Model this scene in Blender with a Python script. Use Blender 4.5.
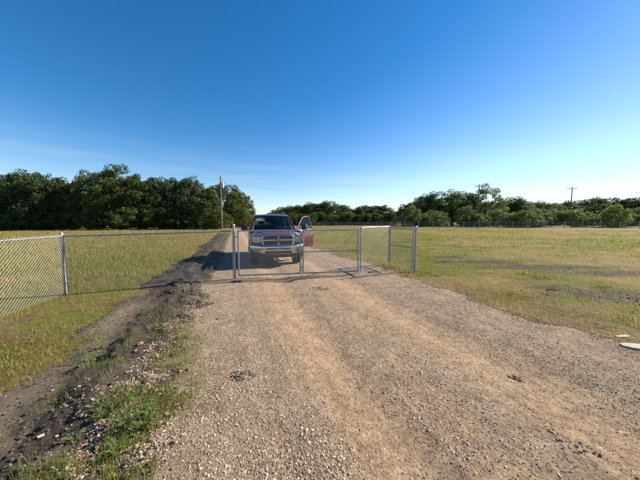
import bpy, bmesh, math, random
import numpy as np
from mathutils import Vector, Matrix

for o in list(bpy.data.objects):
    bpy.data.objects.remove(o)
scene = bpy.context.scene
C = scene.collection
R = math.radians
rnd = random.Random(7)
rng = np.random.default_rng(11)

# ------------------------------------------------------------------ camera
FPX, CAMH, HOR = 250.0, 1.6, 220.5            # focal length in photo pixels, eye height, horizon row
PITCH = math.atan((240.0 - HOR) / FPX)
cam_d = bpy.data.cameras.new('camera')
cam_d.sensor_width = 36.0
cam_d.lens = 36.0 * FPX / 640.0
cam_d.clip_start = 0.05
cam_d.clip_end = 3000.0
cam = bpy.data.objects.new('camera', cam_d)
C.objects.link(cam)
cam.location = (0, 0, CAMH)
cam.rotation_euler = (R(90) - PITCH, 0, 0)
scene.camera = cam
scene.render.resolution_x = 1024
scene.render.resolution_y = 768

# ------------------------------------------------------------------ sky, sun, exposure
SUN_AZ, SUN_EL = 67.0, 32.0                    # degrees right of the view direction, above the horizon
world = bpy.data.worlds.new('World')
scene.world = world
world.use_nodes = True
wt = world.node_tree
wt.nodes.clear()
wo = wt.nodes.new('ShaderNodeOutputWorld')
bg = wt.nodes.new('ShaderNodeBackground')
sky = wt.nodes.new('ShaderNodeTexSky')
sky.sky_type = 'NISHITA'
sky.sun_disc = False
sky.sun_elevation = R(SUN_EL)
sky.sun_rotation = R(SUN_AZ)
sky.altitude = 0
sky.air_density = 1.0
sky.dust_density = 0.05
sky.ozone_density = 4.0
hs = wt.nodes.new('ShaderNodeHueSaturation')          # deep blue overhead, paler where the sky itself is bright
wt.links.new(sky.outputs[0], hs.inputs['Color'])
lum = wt.nodes.new('ShaderNodeRGBToBW')
wt.links.new(sky.outputs[0], lum.inputs[0])
mr = wt.nodes.new('ShaderNodeMapRange')
mr.inputs[1].default_value = 2.2; mr.inputs[2].default_value = 5.2
mr.inputs[3].default_value = 1.30; mr.inputs[4].default_value = 1.0
wt.links.new(lum.outputs[0], mr.inputs[0])
wt.links.new(mr.outputs[0], hs.inputs['Saturation'])
# thin high streaks of cloud low in the sky
tcw = wt.nodes.new('ShaderNodeTexCoord')
mpw = wt.nodes.new('ShaderNodeMapping')
mpw.inputs['Scale'].default_value = (1.6, 1.6, 22.0)
mpw.inputs['Rotation'].default_value = (0.0, 0.03, 0.0)
mpw.inputs['Location'].default_value = (4.3, 2.2, 1.7)
wt.links.new(tcw.outputs['Generated'], mpw.inputs[0])
cn = wt.nodes.new('ShaderNodeTexNoise')
cn.inputs['Scale'].default_value = 1.7; cn.inputs['Detail'].default_value = 6; cn.inputs['Roughness'].default_value = 0.6
wt.links.new(mpw.outputs[0], cn.inputs['Vector'])
cr_ = wt.nodes.new('ShaderNodeMapRange')
cr_.inputs[1].default_value = 0.48; cr_.inputs[2].default_value = 0.75; cr_.inputs[3].default_value = 0.0; cr_.inputs[4].default_value = 0.34
wt.links.new(cn.outputs[0], cr_.inputs[0])
sx_ = wt.nodes.new('ShaderNodeSeparateXYZ')
wt.links.new(tcw.outputs['Generated'], sx_.inputs[0])
el = wt.nodes.new('ShaderNodeMapRange')
el.inputs[1].default_value = 0.27; el.inputs[2].default_value = 0.04; el.inputs[3].default_value = 0.0; el.inputs[4].default_value = 1.0
wt.links.new(sx_.outputs[2], el.inputs[0])
mu = wt.nodes.new('ShaderNodeMath'); mu.operation = 'MULTIPLY'
wt.links.new(cr_.outputs[0], mu.inputs[0]); wt.links.new(el.outputs[0], mu.inputs[1])
cm_ = wt.nodes.new('ShaderNodeMix'); cm_.data_type = 'RGBA'
wt.links.new(mu.outputs[0], cm_.inputs[0])
wt.links.new(hs.outputs[0], cm_.inputs[6])
cm_.inputs[7].default_value = (6.0, 6.25, 6.5, 1)
wt.links.new(cm_.outputs[2], bg.inputs[0])
bg.inputs[1].default_value = 0.068
wt.links.new(bg.outputs[0], wo.inputs[0])

sd = bpy.data.lights.new('sun', 'SUN')
sd.energy = 5.0
sd.angle = R(0.53)
sd.color = (1.0, 0.88, 0.72)
sun = bpy.data.objects.new('sun', sd)
C.objects.link(sun)
sdir = Vector((math.sin(R(SUN_AZ)) * math.cos(R(SUN_EL)), math.cos(R(SUN_AZ)) * math.cos(R(SUN_EL)), math.sin(R(SUN_EL))))
sun.rotation_euler = sdir.to_track_quat('Z', 'Y').to_euler()
sun.location = (30, 30, 40)

vs = scene.view_settings
vs.view_transform = 'Standard'
vs.look = 'None'
vs.gamma = 1.0
vs.use_curve_mapping = False
vs.exposure = 1.28

# ------------------------------------------------------------------ helpers
def at(px, py, z=0.0):
    """photo pixel -> point on the level plane z (a direction turned into a place by what it touches)"""
    a, b = px - 320.0, py - 240.0
    cp, sp = math.cos(PITCH), math.sin(PITCH)
    dx, dy, dz = a, FPX * cp - b * sp, -FPX * sp - b * cp
    k = (z - CAMH) / dz
    return Vector((dx * k, dy * k, z))

def at_depth(px, Y):
    return (px - 320.0) / FPX * Y

def z_at(py, Y):
    return CAMH - (py - HOR) / FPX * Y

def tag(o, label=None, cat=None, group=None, kind=None):
    if label: o['label'] = label
    if cat: o['category'] = cat
    if group: o['group'] = group
    if kind: o['kind'] = kind
    return o

def link(o, parent=None):
    C.objects.link(o)
    if parent is not None:
        o.parent = parent
    return o

def empty(name, loc=(0, 0, 0), rz=0.0):
    o = bpy.data.objects.new(name, None)
    o.empty_display_size = 0.2
    o.location = loc
    o.rotation_euler = (0, 0, rz)
    return link(o)

def copy_tree(o, parent=None):
    c = o.copy()
    C.objects.link(c)
    c.parent = parent
    for ch in list(o.children):
        copy_tree(ch, c)
    return c

def np_mesh(name, V, F, mat=None, parent=None, col=None, smooth=False, uv=None):
    """V (n,3), F (m,k) of one face size; col (n,3) per point colour"""
    V = np.asarray(V, dtype=np.float32)
    F = np.asarray(F, dtype=np.int32)
    me = bpy.data.meshes.new(name)
    k = F.shape[1]
    me.vertices.add(len(V))
    me.vertices.foreach_set('co', V.ravel())
    me.loops.add(F.size)
    me.loops.foreach_set('vertex_index', F.ravel())
    me.polygons.add(len(F))
    me.polygons.foreach_set('loop_start', np.arange(0, F.size, k, dtype=np.int32))
    me.polygons.foreach_set('loop_total', np.full(len(F), k, dtype=np.int32))
    me.polygons.foreach_set('use_smooth', np.full(len(F), smooth, dtype=bool))
    me.update(calc_edges=True)
    if col is not None:
        ca = me.color_attributes.new('col', 'FLOAT_COLOR', 'POINT')
        c4 = np.ones((len(V), 4), dtype=np.float32)
        c4[:, :3] = col
        ca.data.foreach_set('color', c4.ravel())
    if uv is not None:
        u = me.uv_layers.new(name='st')
        u.data.foreach_set('uv', np.asarray(uv, dtype=np.float32)[F.ravel()].ravel())
    if mat: me.materials.append(mat)
    o = bpy.data.objects.new(name, me)
    return link(o, parent)

class MB:
    """collects shapes, then builds ONE mesh object"""
    def __init__(self):
        self.v, self.f = [], []
    def add(self, vs_, fs_):
        b = len(self.v)
        self.v += [tuple(p) for p in vs_]
        self.f += [tuple(i + b for i in q) for q in fs_]
        return self
    def box(self, c, s, rz=0.0, bev=0.0):
        cx, cy, cz = c
        hx, hy, hz = s[0] / 2, s[1] / 2, s[2] / 2
        if bev <= 0:
            P = [(x, y, z) for z in (-hz, hz) for (x, y) in ((-hx, -hy), (hx, -hy), (hx, hy), (-hx, hy))]
            Fs = [(0, 3, 2, 1), (4, 5, 6, 7), (0, 1, 5, 4), (1, 2, 6, 5), (2, 3, 7, 6), (3, 0, 4, 7)]
        else:
            bm = bmesh.new()
            bmesh.ops.create_cube(bm, size=1.0)
            for v in bm.verts:
                v.co = Vector((v.co.x * s[0], v.co.y * s[1], v.co.z * s[2]))
            bmesh.ops.bevel(bm, geom=list(bm.edges), offset=bev, segments=2, affect='EDGES', profile=0.6)
            bm.verts.index_update()
            P = [tuple(v.co) for v in bm.verts]
            Fs = [tuple(v.index for v in f.verts) for f in bm.faces]
            bm.free()
        ca, sa = math.cos(rz), math.sin(rz)
        return self.add([(cx + x * ca - y * sa, cy + x * sa + y * ca, cz + z) for x, y, z in P], Fs)
    def tube(self, pts, rad, n=8, cap=True, flat=1.0):
        pts = [Vector(p) for p in pts]
        rads = rad if isinstance(rad, (list, tuple)) else [rad] * len(pts)
        V, Fs = [], []
        prev = None
        for i, p in enumerate(pts):
            d = (pts[min(i + 1, len(pts) - 1)] - pts[max(i - 1, 0)]).normalized()
            if prev is None:
                a = Vector((0, 0, 1)) if abs(d.z) < 0.9 else Vector((1, 0, 0))
                u = d.cross(a).normalized()
            else:
                u = (prev - d * prev.dot(d)).normalized()
            prev = u
            w = d.cross(u)
            for k in range(n):
                t = 2 * math.pi * k / n
                V.append(p + u * (math.cos(t) * rads[i]) + w * (math.sin(t) * rads[i] * flat))
        for i in range(len(pts) - 1):
            for k in range(n):
                k2 = (k + 1) % n
                Fs.append((i * n + k, i * n + k2, (i + 1) * n + k2, (i + 1) * n + k))
        if cap:
            Fs.append(tuple(range(n))[::-1])
            Fs.append(tuple((len(pts) - 1) * n + k for k in range(n)))
        return self.add(V, Fs)
    def lathe(self, prof, n=24, axis='z', c=(0, 0, 0), closed=False):
        V, Fs = [], []
        for (r, h) in prof:
            for k in range(n):
                t = 2 * math.pi * k / n
                a, b = r * math.cos(t), r * math.sin(t)
                p = (a, b, h) if axis == 'z' else ((h, a, b) if axis == 'x' else (a, h, b))
                V.append((p[0] + c[0], p[1] + c[1], p[2] + c[2]))
        m = len(prof)
        for i in range(m if closed else m - 1):
            j = (i + 1) % m
            for k in range(n):
                k2 = (k + 1) % n
                Fs.append((i * n + k, i * n + k2, j * n + k2, j * n + k))
        if not closed:
            Fs.append(tuple(range(n))[::-1])
            Fs.append(tuple((m - 1) * n + k for k in range(n)))
        return self.add(V, Fs)
    def loft(self, rings, cap=True, closed=True):
        n = len(rings[0])
        V = [p for r in rings for p in r]
        Fs = []
        for i in range(len(rings) - 1):
            for k in range(n if closed else n - 1):
                k2 = (k + 1) % n
                Fs.append((i * n + k, i * n + k2, (i + 1) * n + k2, (i + 1) * n + k))
        if cap:
            Fs.append(tuple(range(n))[::-1])
            Fs.append(tuple((len(rings) - 1) * n + k for k in range(n)))
        return self.add(V, Fs)
    def build(self, name, mat, parent=None, smooth=None, bevel=0.0):
        me = bpy.data.meshes.new(name)
        me.from_pydata(self.v, [], self.f)
        bm = bmesh.new()
        bm.from_mesh(me)
        bmesh.ops.recalc_face_normals(bm, faces=bm.faces)
        if bevel > 0:
            es = [e for e in bm.edges if len(e.link_faces) == 2 and e.calc_face_angle(0) > R(30)]
            bmesh.ops.bevel(bm, geom=es, offset=bevel, segments=2, affect='EDGES', clamp_overlap=True)
        if smooth is not None:
            for f in bm.faces:
                f.smooth = True
            for e in bm.edges:
                if len(e.link_faces) != 2 or e.calc_face_angle(0) > R(smooth):
                    e.smooth = False
        bm.to_mesh(me)
        bm.free()
        if mat: me.materials.append(mat)
        return link(bpy.data.objects.new(name, me), parent)

# ------------------------------------------------------------------ numpy noise
def _hash(xi, yi, seed):
    h = (xi.astype(np.int64) * 374761393 + yi.astype(np.int64) * 668265263 + seed * 974634777) & 0xffffffff
    h = ((h ^ (h >> 13)) * 1274126177) & 0xffffffff
    return ((h ^ (h >> 16)) & 0xffffff) / float(0xffffff)

def vnoise(x, y, seed=0):
    x = np.asarray(x, dtype=np.float64); y = np.asarray(y, dtype=np.float64)
    xi, yi = np.floor(x), np.floor(y)
    fx, fy = x - xi, y - yi
    fx = fx * fx * (3 - 2 * fx); fy = fy * fy * (3 - 2 * fy)
    a = _hash(xi, yi, seed); b = _hash(xi + 1, yi, seed)
    c = _hash(xi, yi + 1, seed); d = _hash(xi + 1, yi + 1, seed)
    return (a + (b - a) * fx) * (1 - fy) + (c + (d - c) * fx) * fy

def fbm(x, y, o=4, seed=0):
    s, a, n = 0.0, 0.5, 0.0
    for i in range(o):
        s = s + a * vnoise(np.asarray(x) * 2 ** i + 17.3 * i, np.asarray(y) * 2 ** i - 9.1 * i, seed + i)
        n += a; a *= 0.5
    return s / n                                   # 0..1

def sstep(a, b, x):
    t = np.clip((np.asarray(x) - a) / (b - a), 0, 1)
    return t * t * (3 - 2 * t)

# ------------------------------------------------------------------ materials
def new_mat(name):
    m = bpy.data.materials.new(name)
    m.use_nodes = True
    nt = m.node_tree
    nt.nodes.clear()
    out = nt.nodes.new('ShaderNodeOutputMaterial')
    return m, nt, out

def nd(nt, typ, **kw):
    n = nt.nodes.new(typ)
    for k, v in kw.items():
        if k.startswith('i_'):
            n.inputs[k[2:].replace('_', ' ')].default_value = v
        else:
            setattr(n, k, v)
    return n

def ramp(nt, fac, stops):
    r = nt.nodes.new('ShaderNodeValToRGB')
    cr = r.color_ramp
    while len(cr.elements) < len(stops):
        cr.elements.new(0.5)
    for e, (p, c) in zip(cr.elements, stops):
        e.position = p
        e.color = (*c, 1) if len(c) == 3 else c
    nt.links.new(fac, r.inputs[0])
    return r.outputs[0]

def mixc(nt, fac, a, b, typ='MIX'):
    m = nt.nodes.new('ShaderNodeMix')
    m.data_type = 'RGBA'
    m.blend_type = typ
    for i, v in ((0, fac), (6, a), (7, b)):
        if hasattr(v, 'is_linked') or hasattr(v, 'links'):
            nt.links.new(v, m.inputs[i])
        else:
            m.inputs[i].default_value = v if i == 0 else (*v, 1)
    return m.outputs[2]

def noise(nt, scale, detail=4, rough=0.55, vec=None, dist=0.0):
    n = nd(nt, 'ShaderNodeTexNoise')
    n.inputs['Scale'].default_value = scale
    n.inputs['Detail'].default_value = detail
    n.inputs['Roughness'].default_value = rough
    n.inputs['Distortion'].default_value = dist
    if vec is not None:
        nt.links.new(vec, n.inputs['Vector'])
    return n.outputs[0]

def simple_mat(name, col, rough=0.5, metal=0.0, coat=0.0, var=0.12, scale=6.0, bump=0.0, spec=0.5, bscale=60.0):
    """principled with noise in colour and roughness"""
    m, nt, out = new_mat(name)
    p = nd(nt, 'ShaderNodeBsdfPrincipled')
    tc = nd(nt, 'ShaderNodeTexCoord')
    n = noise(nt, scale, 5, 0.6, tc.outputs['Object'])
    lo = tuple(max(0, c * (1 - var)) for c in col)
    hi = tuple(min(1, c * (1 + var)) for c in col)
    nt.links.new(ramp(nt, n, [(0.3, lo), (0.7, hi)]), p.inputs['Base Color'])
    rr = ramp(nt, n, [(0.3, (max(0, rough - 0.08),) * 3), (0.7, (min(1, rough + 0.08),) * 3)])
    nt.links.new(rr, p.inputs['Roughness'])
    p.inputs['Metallic'].default_value = metal
    p.inputs['Coat Weight'].default_value = coat
    p.inputs['Coat Roughness'].default_value = 0.04
    p.inputs['Specular IOR Level'].default_value = spec
    if bump > 0:
        b = nd(nt, 'ShaderNodeBump')
        b.inputs['Strength'].default_value = bump
        b.inputs['Distance'].default_value = 0.01
        nt.links.new(noise(nt, bscale, 4, 0.6, tc.outputs['Object']), b.inputs['Height'])
        nt.links.new(b.outputs[0], p.inputs['Normal'])
    nt.links.new(p.outputs[0], out.inputs[0])
    return m

def attr_mat(name, rough=0.9, translucent=0.0, bump=0.0, bscale=80.0, var=0.25, vscale=40.0, spec=0.2, objvar=0.0):
    """colour from the per-piece attribute, with fine mottling"""
    m, nt, out = new_mat(name)
    a = nd(nt, 'ShaderNodeAttribute', attribute_name='col')
    geo = nd(nt, 'ShaderNodeNewGeometry')
    n = noise(nt, vscale, 3, 0.6, geo.outputs['Position'])
    c = mixc(nt, 1.0, a.outputs['Color'], ramp(nt, n, [(0.3, (1 - var,) * 3), (0.7, (1 + var,) * 3)]), 'MULTIPLY')
    if objvar > 0:
        oi = nd(nt, 'ShaderNodeObjectInfo')
        c = mixc(nt, 1.0, c, ramp(nt, oi.outputs['Random'], [(0.0, (1 - objvar, 1 - objvar, 1 - objvar * 0.6)), (0.5, (1, 1, 1)), (1.0, (1 + objvar * 1.5, 1 + objvar, 1))]), 'MULTIPLY')
    p = nd(nt, 'ShaderNodeBsdfPrincipled')
    p.inputs['Roughness'].default_value = rough
    p.inputs['Specular IOR Level'].default_value = spec
    nt.links.new(c, p.inputs['Base Color'])
    if bump > 0:
        b = nd(nt, 'ShaderNodeBump')
        b.inputs['Strength'].default_value = bump
        b.inputs['Distance'].default_value = 0.01
        nt.links.new(noise(nt, bscale, 4, 0.6, geo.outputs['Position']), b.inputs['Height'])
        nt.links.new(b.outputs[0], p.inputs['Normal'])
    if translucent > 0:
        t = nd(nt, 'ShaderNodeBsdfTranslucent')
        nt.links.new(c, t.inputs['Color'])
        mx = nd(nt, 'ShaderNodeMixShader')
        mx.inputs[0].default_value = translucent
        nt.links.new(p.outputs[0], mx.inputs[1])
        nt.links.new(t.outputs[0], mx.inputs[2])
        nt.links.new(mx.outputs[0], out.inputs[0])
    else:
        nt.links.new(p.outputs[0], out.inputs[0])
    return m

# ------------------------------------------------------------------ lie of the land
U = np.array((-0.32, 0.9474)); N = np.array((0.9474, 0.32))     # along and across the driveway
O0 = np.array((-1.77, 3.0))
DRW = 5.3
def st(x, y):
    return (x - O0[0]) * U[0] + (y - O0[1]) * U[1], (x - O0[0]) * N[0] + (y - O0[1]) * N[1]

def drive_edge(x, y):
    """distance inside the gravel's ragged edge (negative outside)"""
    s, t = st(x, y)
    lo = -0.02 - 0.16 * sstep(0.6, -0.8, s) + 0.35 * (fbm(s * 0.5, s * 0 + 3.0, 3, 5) - 0.5) - 0.25 * np.exp(-((s - 3.0) / 1.5) ** 2)
    hi = DRW + 0.5 * (fbm(s * 0.45, s * 0 + 8.0, 3, 9) - 0.5) - 0.25 * sstep(8, 14, s)
    e = np.minimum(t - lo, hi - t)
    return e + 0.70 * (fbm(x * 1.9, y * 1.9, 6, 21) - 0.5)

def soil_mask(x, y):
    """bare dark earth thrown up along the left of the driveway"""
    s, t = st(x, y)
    lo = -1.25 + 0.6 * (fbm(s * 0.6, s * 0, 3, 31) - 0.5) - 0.25 * np.exp(-((s - 1.9) / 0.9) ** 2) - 0.35 * np.exp(-((s - 4.4) / 1.2) ** 2)
    hi = 0.12 + 0.25 * (fbm(s * 0.9, s * 0 + 4, 3, 32) - 0.5)
    e = np.minimum(t - lo, hi - t)
    e = np.minimum(e, (30 - s) * 0.2)
    return e + 0.75 * (fbm(x * 2.6, y * 2.6, 5, 33) - 0.5)

def H(x, y):
    x = np.asarray(x, dtype=np.float64); y = np.asarray(y, dtype=np.float64)
    r = np.hypot(x, y)
    s, t = st(x, y)
    h = 0.10 * (fbm(x / 5.0, y / 5.0, 3, 1) - 0.5) * sstep(1.0, 9.0, r)
    h = h + 0.035 * (fbm(x / 0.9, y / 0.9, 3, 2) - 0.5)
    h = h + 0.4 * (fbm(x / 40.0, y / 40.0, 2, 3) - 0.5) * sstep(30, 90, r)
    on = sstep(-0.7, 0.5, t) * sstep(-0.7, 0.5, DRW - t)
    flat = h * 0.35 + 0.035 - 0.10 * sstep(4.6, 7.5, s)
    # worn wheel tracks and a slight crown
    for tc, w, dpt in ((1.75, 0.28, 0.035), (3.45, 0.30, 0.035)):
        wob = 0.25 * (fbm(s * 0.35, s * 0 + tc, 2, 41) - 0.5)
        flat = flat - dpt * np.exp(-((t - tc - wob) / w) ** 2)
    for tg, s0, s1 in ((2.94, -2.9, -1.5),):      # narrow ruts cut when it was wet
        wob = 0.10 * (fbm(s * 0.9, s * 0 + tg, 3, 47) - 0.5)
        pres = sstep(s0, s0 + 0.4, s) * sstep(s1, s1 - 0.4, s) * sstep(0.40, 0.60, fbm(s * 5.0, s * 0 + tg, 3, 48))
        flat = flat - 0.010 * pres * np.exp(-((t - tg - wob) / 0.020) ** 2) + 0.008 * pres * np.exp(-((t - tg - wob - 0.06) / 0.03) ** 2)
    flat = flat + 0.012 * (fbm(x * 4, y * 4, 3, 44) - 0.5) + 0.014 * (fbm(t * 5.0, s * 0.5, 3, 45) - 0.5)
    return h * (1 - on) + flat * on

def soil_lump(x, y):
    """height of the thrown-up earth over the ground beneath"""
    s, t = st(x, y)
    e = soil_mask(x, y)
    k = sstep(0.0, 0.30, e)
    near = 1 - sstep(3.0, 4.6, s)
    ridge = np.exp(-((t + 0.50 + 0.25 * (fbm(s * 0.8, s * 0, 2, 51) - 0.5)) / 0.22) ** 2)
    cut = sstep(-0.86, -0.72, t + 0.12 * (fbm(x * 3, y * 3, 2, 54) - 0.5))      # steep step on its left side
    a = near * (0.05 * ridge * (0.35 + 1.1 * fbm(s * 1.1, s * 0 + 6, 2, 52)) * (0.35 + 0.65 * cut))
    far = (1 - near) * np.exp(-((t + 0.75) / 0.7) ** 2) * (0.0 + 0.13 * fbm(s * 1.6, t * 1.6, 4, 53) ** 1.6)
    lumps = 0.11 * np.abs(fbm(x * 3.2, y * 3.2, 5, 55) - 0.5) * 2 + 0.075 * (fbm(x * 8, y * 8, 4, 56) - 0.4)
    path = np.exp(-((t + 1.15) / 0.28) ** 2) * near
    return k * (a + far + lumps * (1 - 0.65 * path)) + np.where(e > 0, 0.006, 0) - 0.05 * sstep(0.0, -0.12, e)

def Hs(x, y):
    """the surface one stands on"""
    h = H(x, y)
    d = h + np.where(drive_edge(x, y) > 0.0, 0.012, 0)
    return float(np.maximum(d, h + soil_lump(x, y))) if np.ndim(x) == 0 else np.maximum(d, h + soil_lump(x, y))

def on_ground(p):
    return Vector((p[0], p[1], Hs(p[0], p[1])))

# bare patches in the right-hand field: centre, half sizes (m)
def patch(px, py, rx, ry):
    p = at(px, py)
    return (p.x, p.y, rx, ry)
PATCHES = [patch(610, 296, 1.6, 0.62), patch(560, 289, 0.8, 0.30), patch(640, 274, 3.4, 0.62), patch(545, 268, 3.2, 0.62), patch(480, 263, 2.2, 0.5),
           patch(445, 258, 0.9, 0.4), patch(600, 328, 0.30, 0.13)]
def bare(x, y):
    b = 0.0
    n = 0.95 * (fbm(x * 1.5, y * 1.5, 5, 61) - 0.5)
    for cx, cy, rx, ry in PATCHES:
        q = np.hypot((x - cx) / rx, (y - cy) / ry)
        b = np.maximum(b, 1 - sstep(0.45, 1.15, q + n))
    return b

# ------------------------------------------------------------------ polar sheet shared by ground, driveway and soil
def spacing():
    f = np.linspace(-62, 62, 470)
    b = np.linspace(62, 298, 60)[1:-1]
    ang = np.radians(np.concatenate([f, b]))
    rad = np.concatenate([[0.02, 0.15, 0.3, 0.45, 0.6, 0.75], 0.9 * (1600 / 0.9) ** (np.linspace(0, 1, 430) ** 1.12)])
    return ang, rad
ANG, RAD = spacing()
A2, R2 = np.meshgrid(ANG, RAD)
GX, GY = (np.sin(A2) * R2).ravel(), (np.cos(A2) * R2).ravel()
na, nr = len(ANG), len(RAD)
ii, jj = np.meshgrid(np.arange(nr - 1), np.arange(na), indexing='ij')
j2 = (jj + 1) % na
QUADS = np.stack([ii * na + jj, ii * na + j2, (ii + 1) * na + j2, (ii + 1) * na + jj], axis=-1).reshape(-1, 4)[:, ::-1]

HG = H(GX, GY)
ED = drive_edge(GX, GY)
SM = soil_mask(GX, GY)
GS, GT = st(GX, GY)

def sheet(name, z, keep, mat, col=None, uv=None):
    q = QUADS if keep is None else QUADS[keep[QUADS].any(axis=1)]
    used = np.unique(q)
    remap = np.full(len(GX), -1); remap[used] = np.arange(len(used))
    V = np.stack([GX, GY, z], -1)[used]
    o = np_mesh(name, V, remap[q], mat, None, None if col is None else col[used], True, None if uv is None else uv[used])
    return o

# field: colour by what grows there (dry straw, green, bare earth)
def ground_colour(x, y):
    s, t = st(x, y)
    n1 = fbm(x / 1.6, y / 1.6, 4, 71); n2 = fbm(x / 6.0, y / 9.0, 3, 72); n3 = fbm(x * 3, y * 3, 3, 73)
    dry = np.array((0.2184, 0.1764, 0.06552)); green = np.array((0.1134, 0.1344, 0.0252)); earth = np.array((0.0546, 0.0462, 0.03612)); clay = np.array((0.168, 0.126, 0.0798))
    g = sstep(0.42, 0.66, 0.55 * n1 + 0.45 * n2)[..., None]
    c = dry * (1 - g) + green * g
    k = sstep(0.50, 0.66, n3)[..., None] * 0.6
    c = c * (1 - k) + clay * k
    n4 = fbm(x / 0.8, y / 0.8, 4, 74)
    k = sstep(0.56, 0.70, n4)[..., None] * 0.6
    c = c * (1 - k) + np.array((0.17, 0.115, 0.060)) * k
    ed = drive_edge(x, y)
    k = (sstep(-1.1, -0.15, ed + 0.5 * (n3 - 0.5)) * 0.75)[..., None]
    c = c * (1 - k) + np.array((0.21, 0.150, 0.088)) * k
    b = bare(x, y)[..., None]
    c = c * (1 - b * 0.9) + earth * b * 0.9
    return c

def make_ground_mat():
    m, nt, out = new_mat('field_ground')
    a = nd(nt, 'ShaderNodeAttribute', attribute_name='col')
    geo = nd(nt, 'ShaderNodeNewGeometry')
    n = noise(nt, 9.0, 6, 0.7, geo.outputs['Position'])
    n2 = noise(nt, 60.0, 4, 0.7, geo.outputs['Position'])
    c = mixc(nt, 1.0, a.outputs['Color'], ramp(nt, n, [(0.3, (0.62, 0.6, 0.55)), (0.7, (1.3, 1.25, 1.2))]), 'MULTIPLY')
    c = mixc(nt, 1.0, c, ramp(nt, n2, [(0.3, (0.6,) * 3), (0.7, (1.3,) * 3)]), 'MULTIPLY')
    p = nd(nt, 'ShaderNodeBsdfPrincipled')
    p.inputs['Roughness'].default_value = 0.95
    p.inputs['Specular IOR Level'].default_value = 0.1
    nt.links.new(c, p.inputs['Base Color'])
    b = nd(nt, 'ShaderNodeBump')
    b.inputs['Strength'].default_value = 0.8
    b.inputs['Distance'].default_value = 0.03
    nt.links.new(n2, b.inputs['Height'])
    nt.links.new(b.outputs[0], p.inputs['Normal'])
    nt.links.new(p.outputs[0], out.inputs[0])
    return m

ground = sheet('ground', HG, None, make_ground_mat(), ground_colour(GX, GY))
tag(ground, 'flat field of dry straw and short green grass', kind='structure')

def make_gravel_mat():
    m, nt, out = new_mat('packed_gravel')
    uv = nd(nt, 'ShaderNodeUVMap', uv_map='st')
    geo = nd(nt, 'ShaderNodeNewGeometry')
    mp = nd(nt, 'ShaderNodeMapping')
    mp.inputs['Scale'].default_value = (2.2, 0.28, 1)
    nt.links.new(uv.outputs[0], mp.inputs[0])
    streak = noise(nt, 1.3, 6, 0.62, mp.outputs[0], 0.4)             # fines dragged along by wheels
    big = noise(nt, 0.55, 4, 0.6, geo.outputs['Position'])
    mid = noise(nt, 5.0, 6, 0.68, geo.outputs['Position'])
    fine = noise(nt, 45.0, 6, 0.75, geo.outputs['Position'])
    a = nd(nt, 'ShaderNodeAttribute', attribute_name='col')
    sand = ramp(nt, mid, [(0.28, (0.2587, 0.1784, 0.1129)), (0.5, (0.3419, 0.2449, 0.1592)), (0.72, (0.4066, 0.3057, 0.2096))])
    grey = ramp(nt, mid, [(0.28, (0.1848, 0.1385, 0.09475)), (0.5, (0.2818, 0.2164, 0.1512)), (0.72, (0.3696, 0.2943, 0.2137))])
    f = nd(nt, 'ShaderNodeMath', operation='MULTIPLY_ADD')
    nt.links.new(streak, f.inputs[0]); f.inputs[1].default_value = 1.6
    nt.links.new(a.outputs['Fac'], f.inputs[2])
    f2 = nd(nt, 'ShaderNodeMath', operation='SUBTRACT'); f2.inputs[1].default_value = 0.8
    nt.links.new(f.outputs[0], f2.inputs[0])
    c = mixc(nt, ramp(nt, f2.outputs[0], [(0.2, (0, 0, 0)), (0.8, (1, 1, 1))]), grey, sand)
    c = mixc(nt, ramp(nt, big, [(0.52, (0, 0, 0)), (0.78, (0.4,) * 3)]), c, (0.27, 0.176, 0.112))   # reddish clay
    c = mixc(nt, 1.0, c, ramp(nt, fine, [(0.25, (0.5,) * 3), (0.5, (0.97,) * 3), (0.75, (1.38,) * 3)]), 'MULTIPLY')
    grav = noise(nt, 17.0, 5, 0.7, geo.outputs['Position'])
    c = mixc(nt, 1.0, c, ramp(nt, grav, [(0.3, (0.6, 0.57, 0.55)), (0.5, (0.98,) * 3), (0.7, (1.3, 1.29, 1.26))]), 'MULTIPLY')
    mp2 = nd(nt, 'ShaderNodeMapping')
    mp2.inputs['Scale'].default_value = (3.5, 0.6, 1)
    nt.links.new(uv.outputs[0], mp2.inputs[0])
    dk = noise(nt, 1.6, 5, 0.65, mp2.outputs[0])
    c = mixc(nt, ramp(nt, dk, [(0.52, (0, 0, 0)), (0.72, (0.6,) * 3)]), c, (0.15, 0.118, 0.09))
    p = nd(nt, 'ShaderNodeBsdfPrincipled')
    p.inputs['Roughness'].default_value = 0.95
    p.inputs['Specular IOR Level'].default_value = 0.1
    nt.links.new(c, p.inputs['Base Color'])
    vo = nd(nt, 'ShaderNodeTexVoronoi')
    vo.inputs['Scale'].default_value = 38.0
    nt.links.new(geo.outputs['Position'], vo.inputs['Vector'])
    b0 = nd(nt, 'ShaderNodeBump', invert=True)
    b0.inputs['Strength'].default_value = 0.6
    b0.inputs['Distance'].default_value = 0.02
    nt.links.new(vo.outputs['Distance'], b0.inputs['Height'])
    b = nd(nt, 'ShaderNodeBump')
    b.inputs['Strength'].default_value = 0.8
    b.inputs['Distance'].default_value = 0.03
    nt.links.new(fine, b.inputs['Height'])
    nt.links.new(b0.outputs[0], b.inputs['Normal'])
    nt.links.new(b.outputs[0], p.inputs['Normal'])
    nt.links.new(p.outputs[0], out.inputs[0])
    return m

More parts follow.
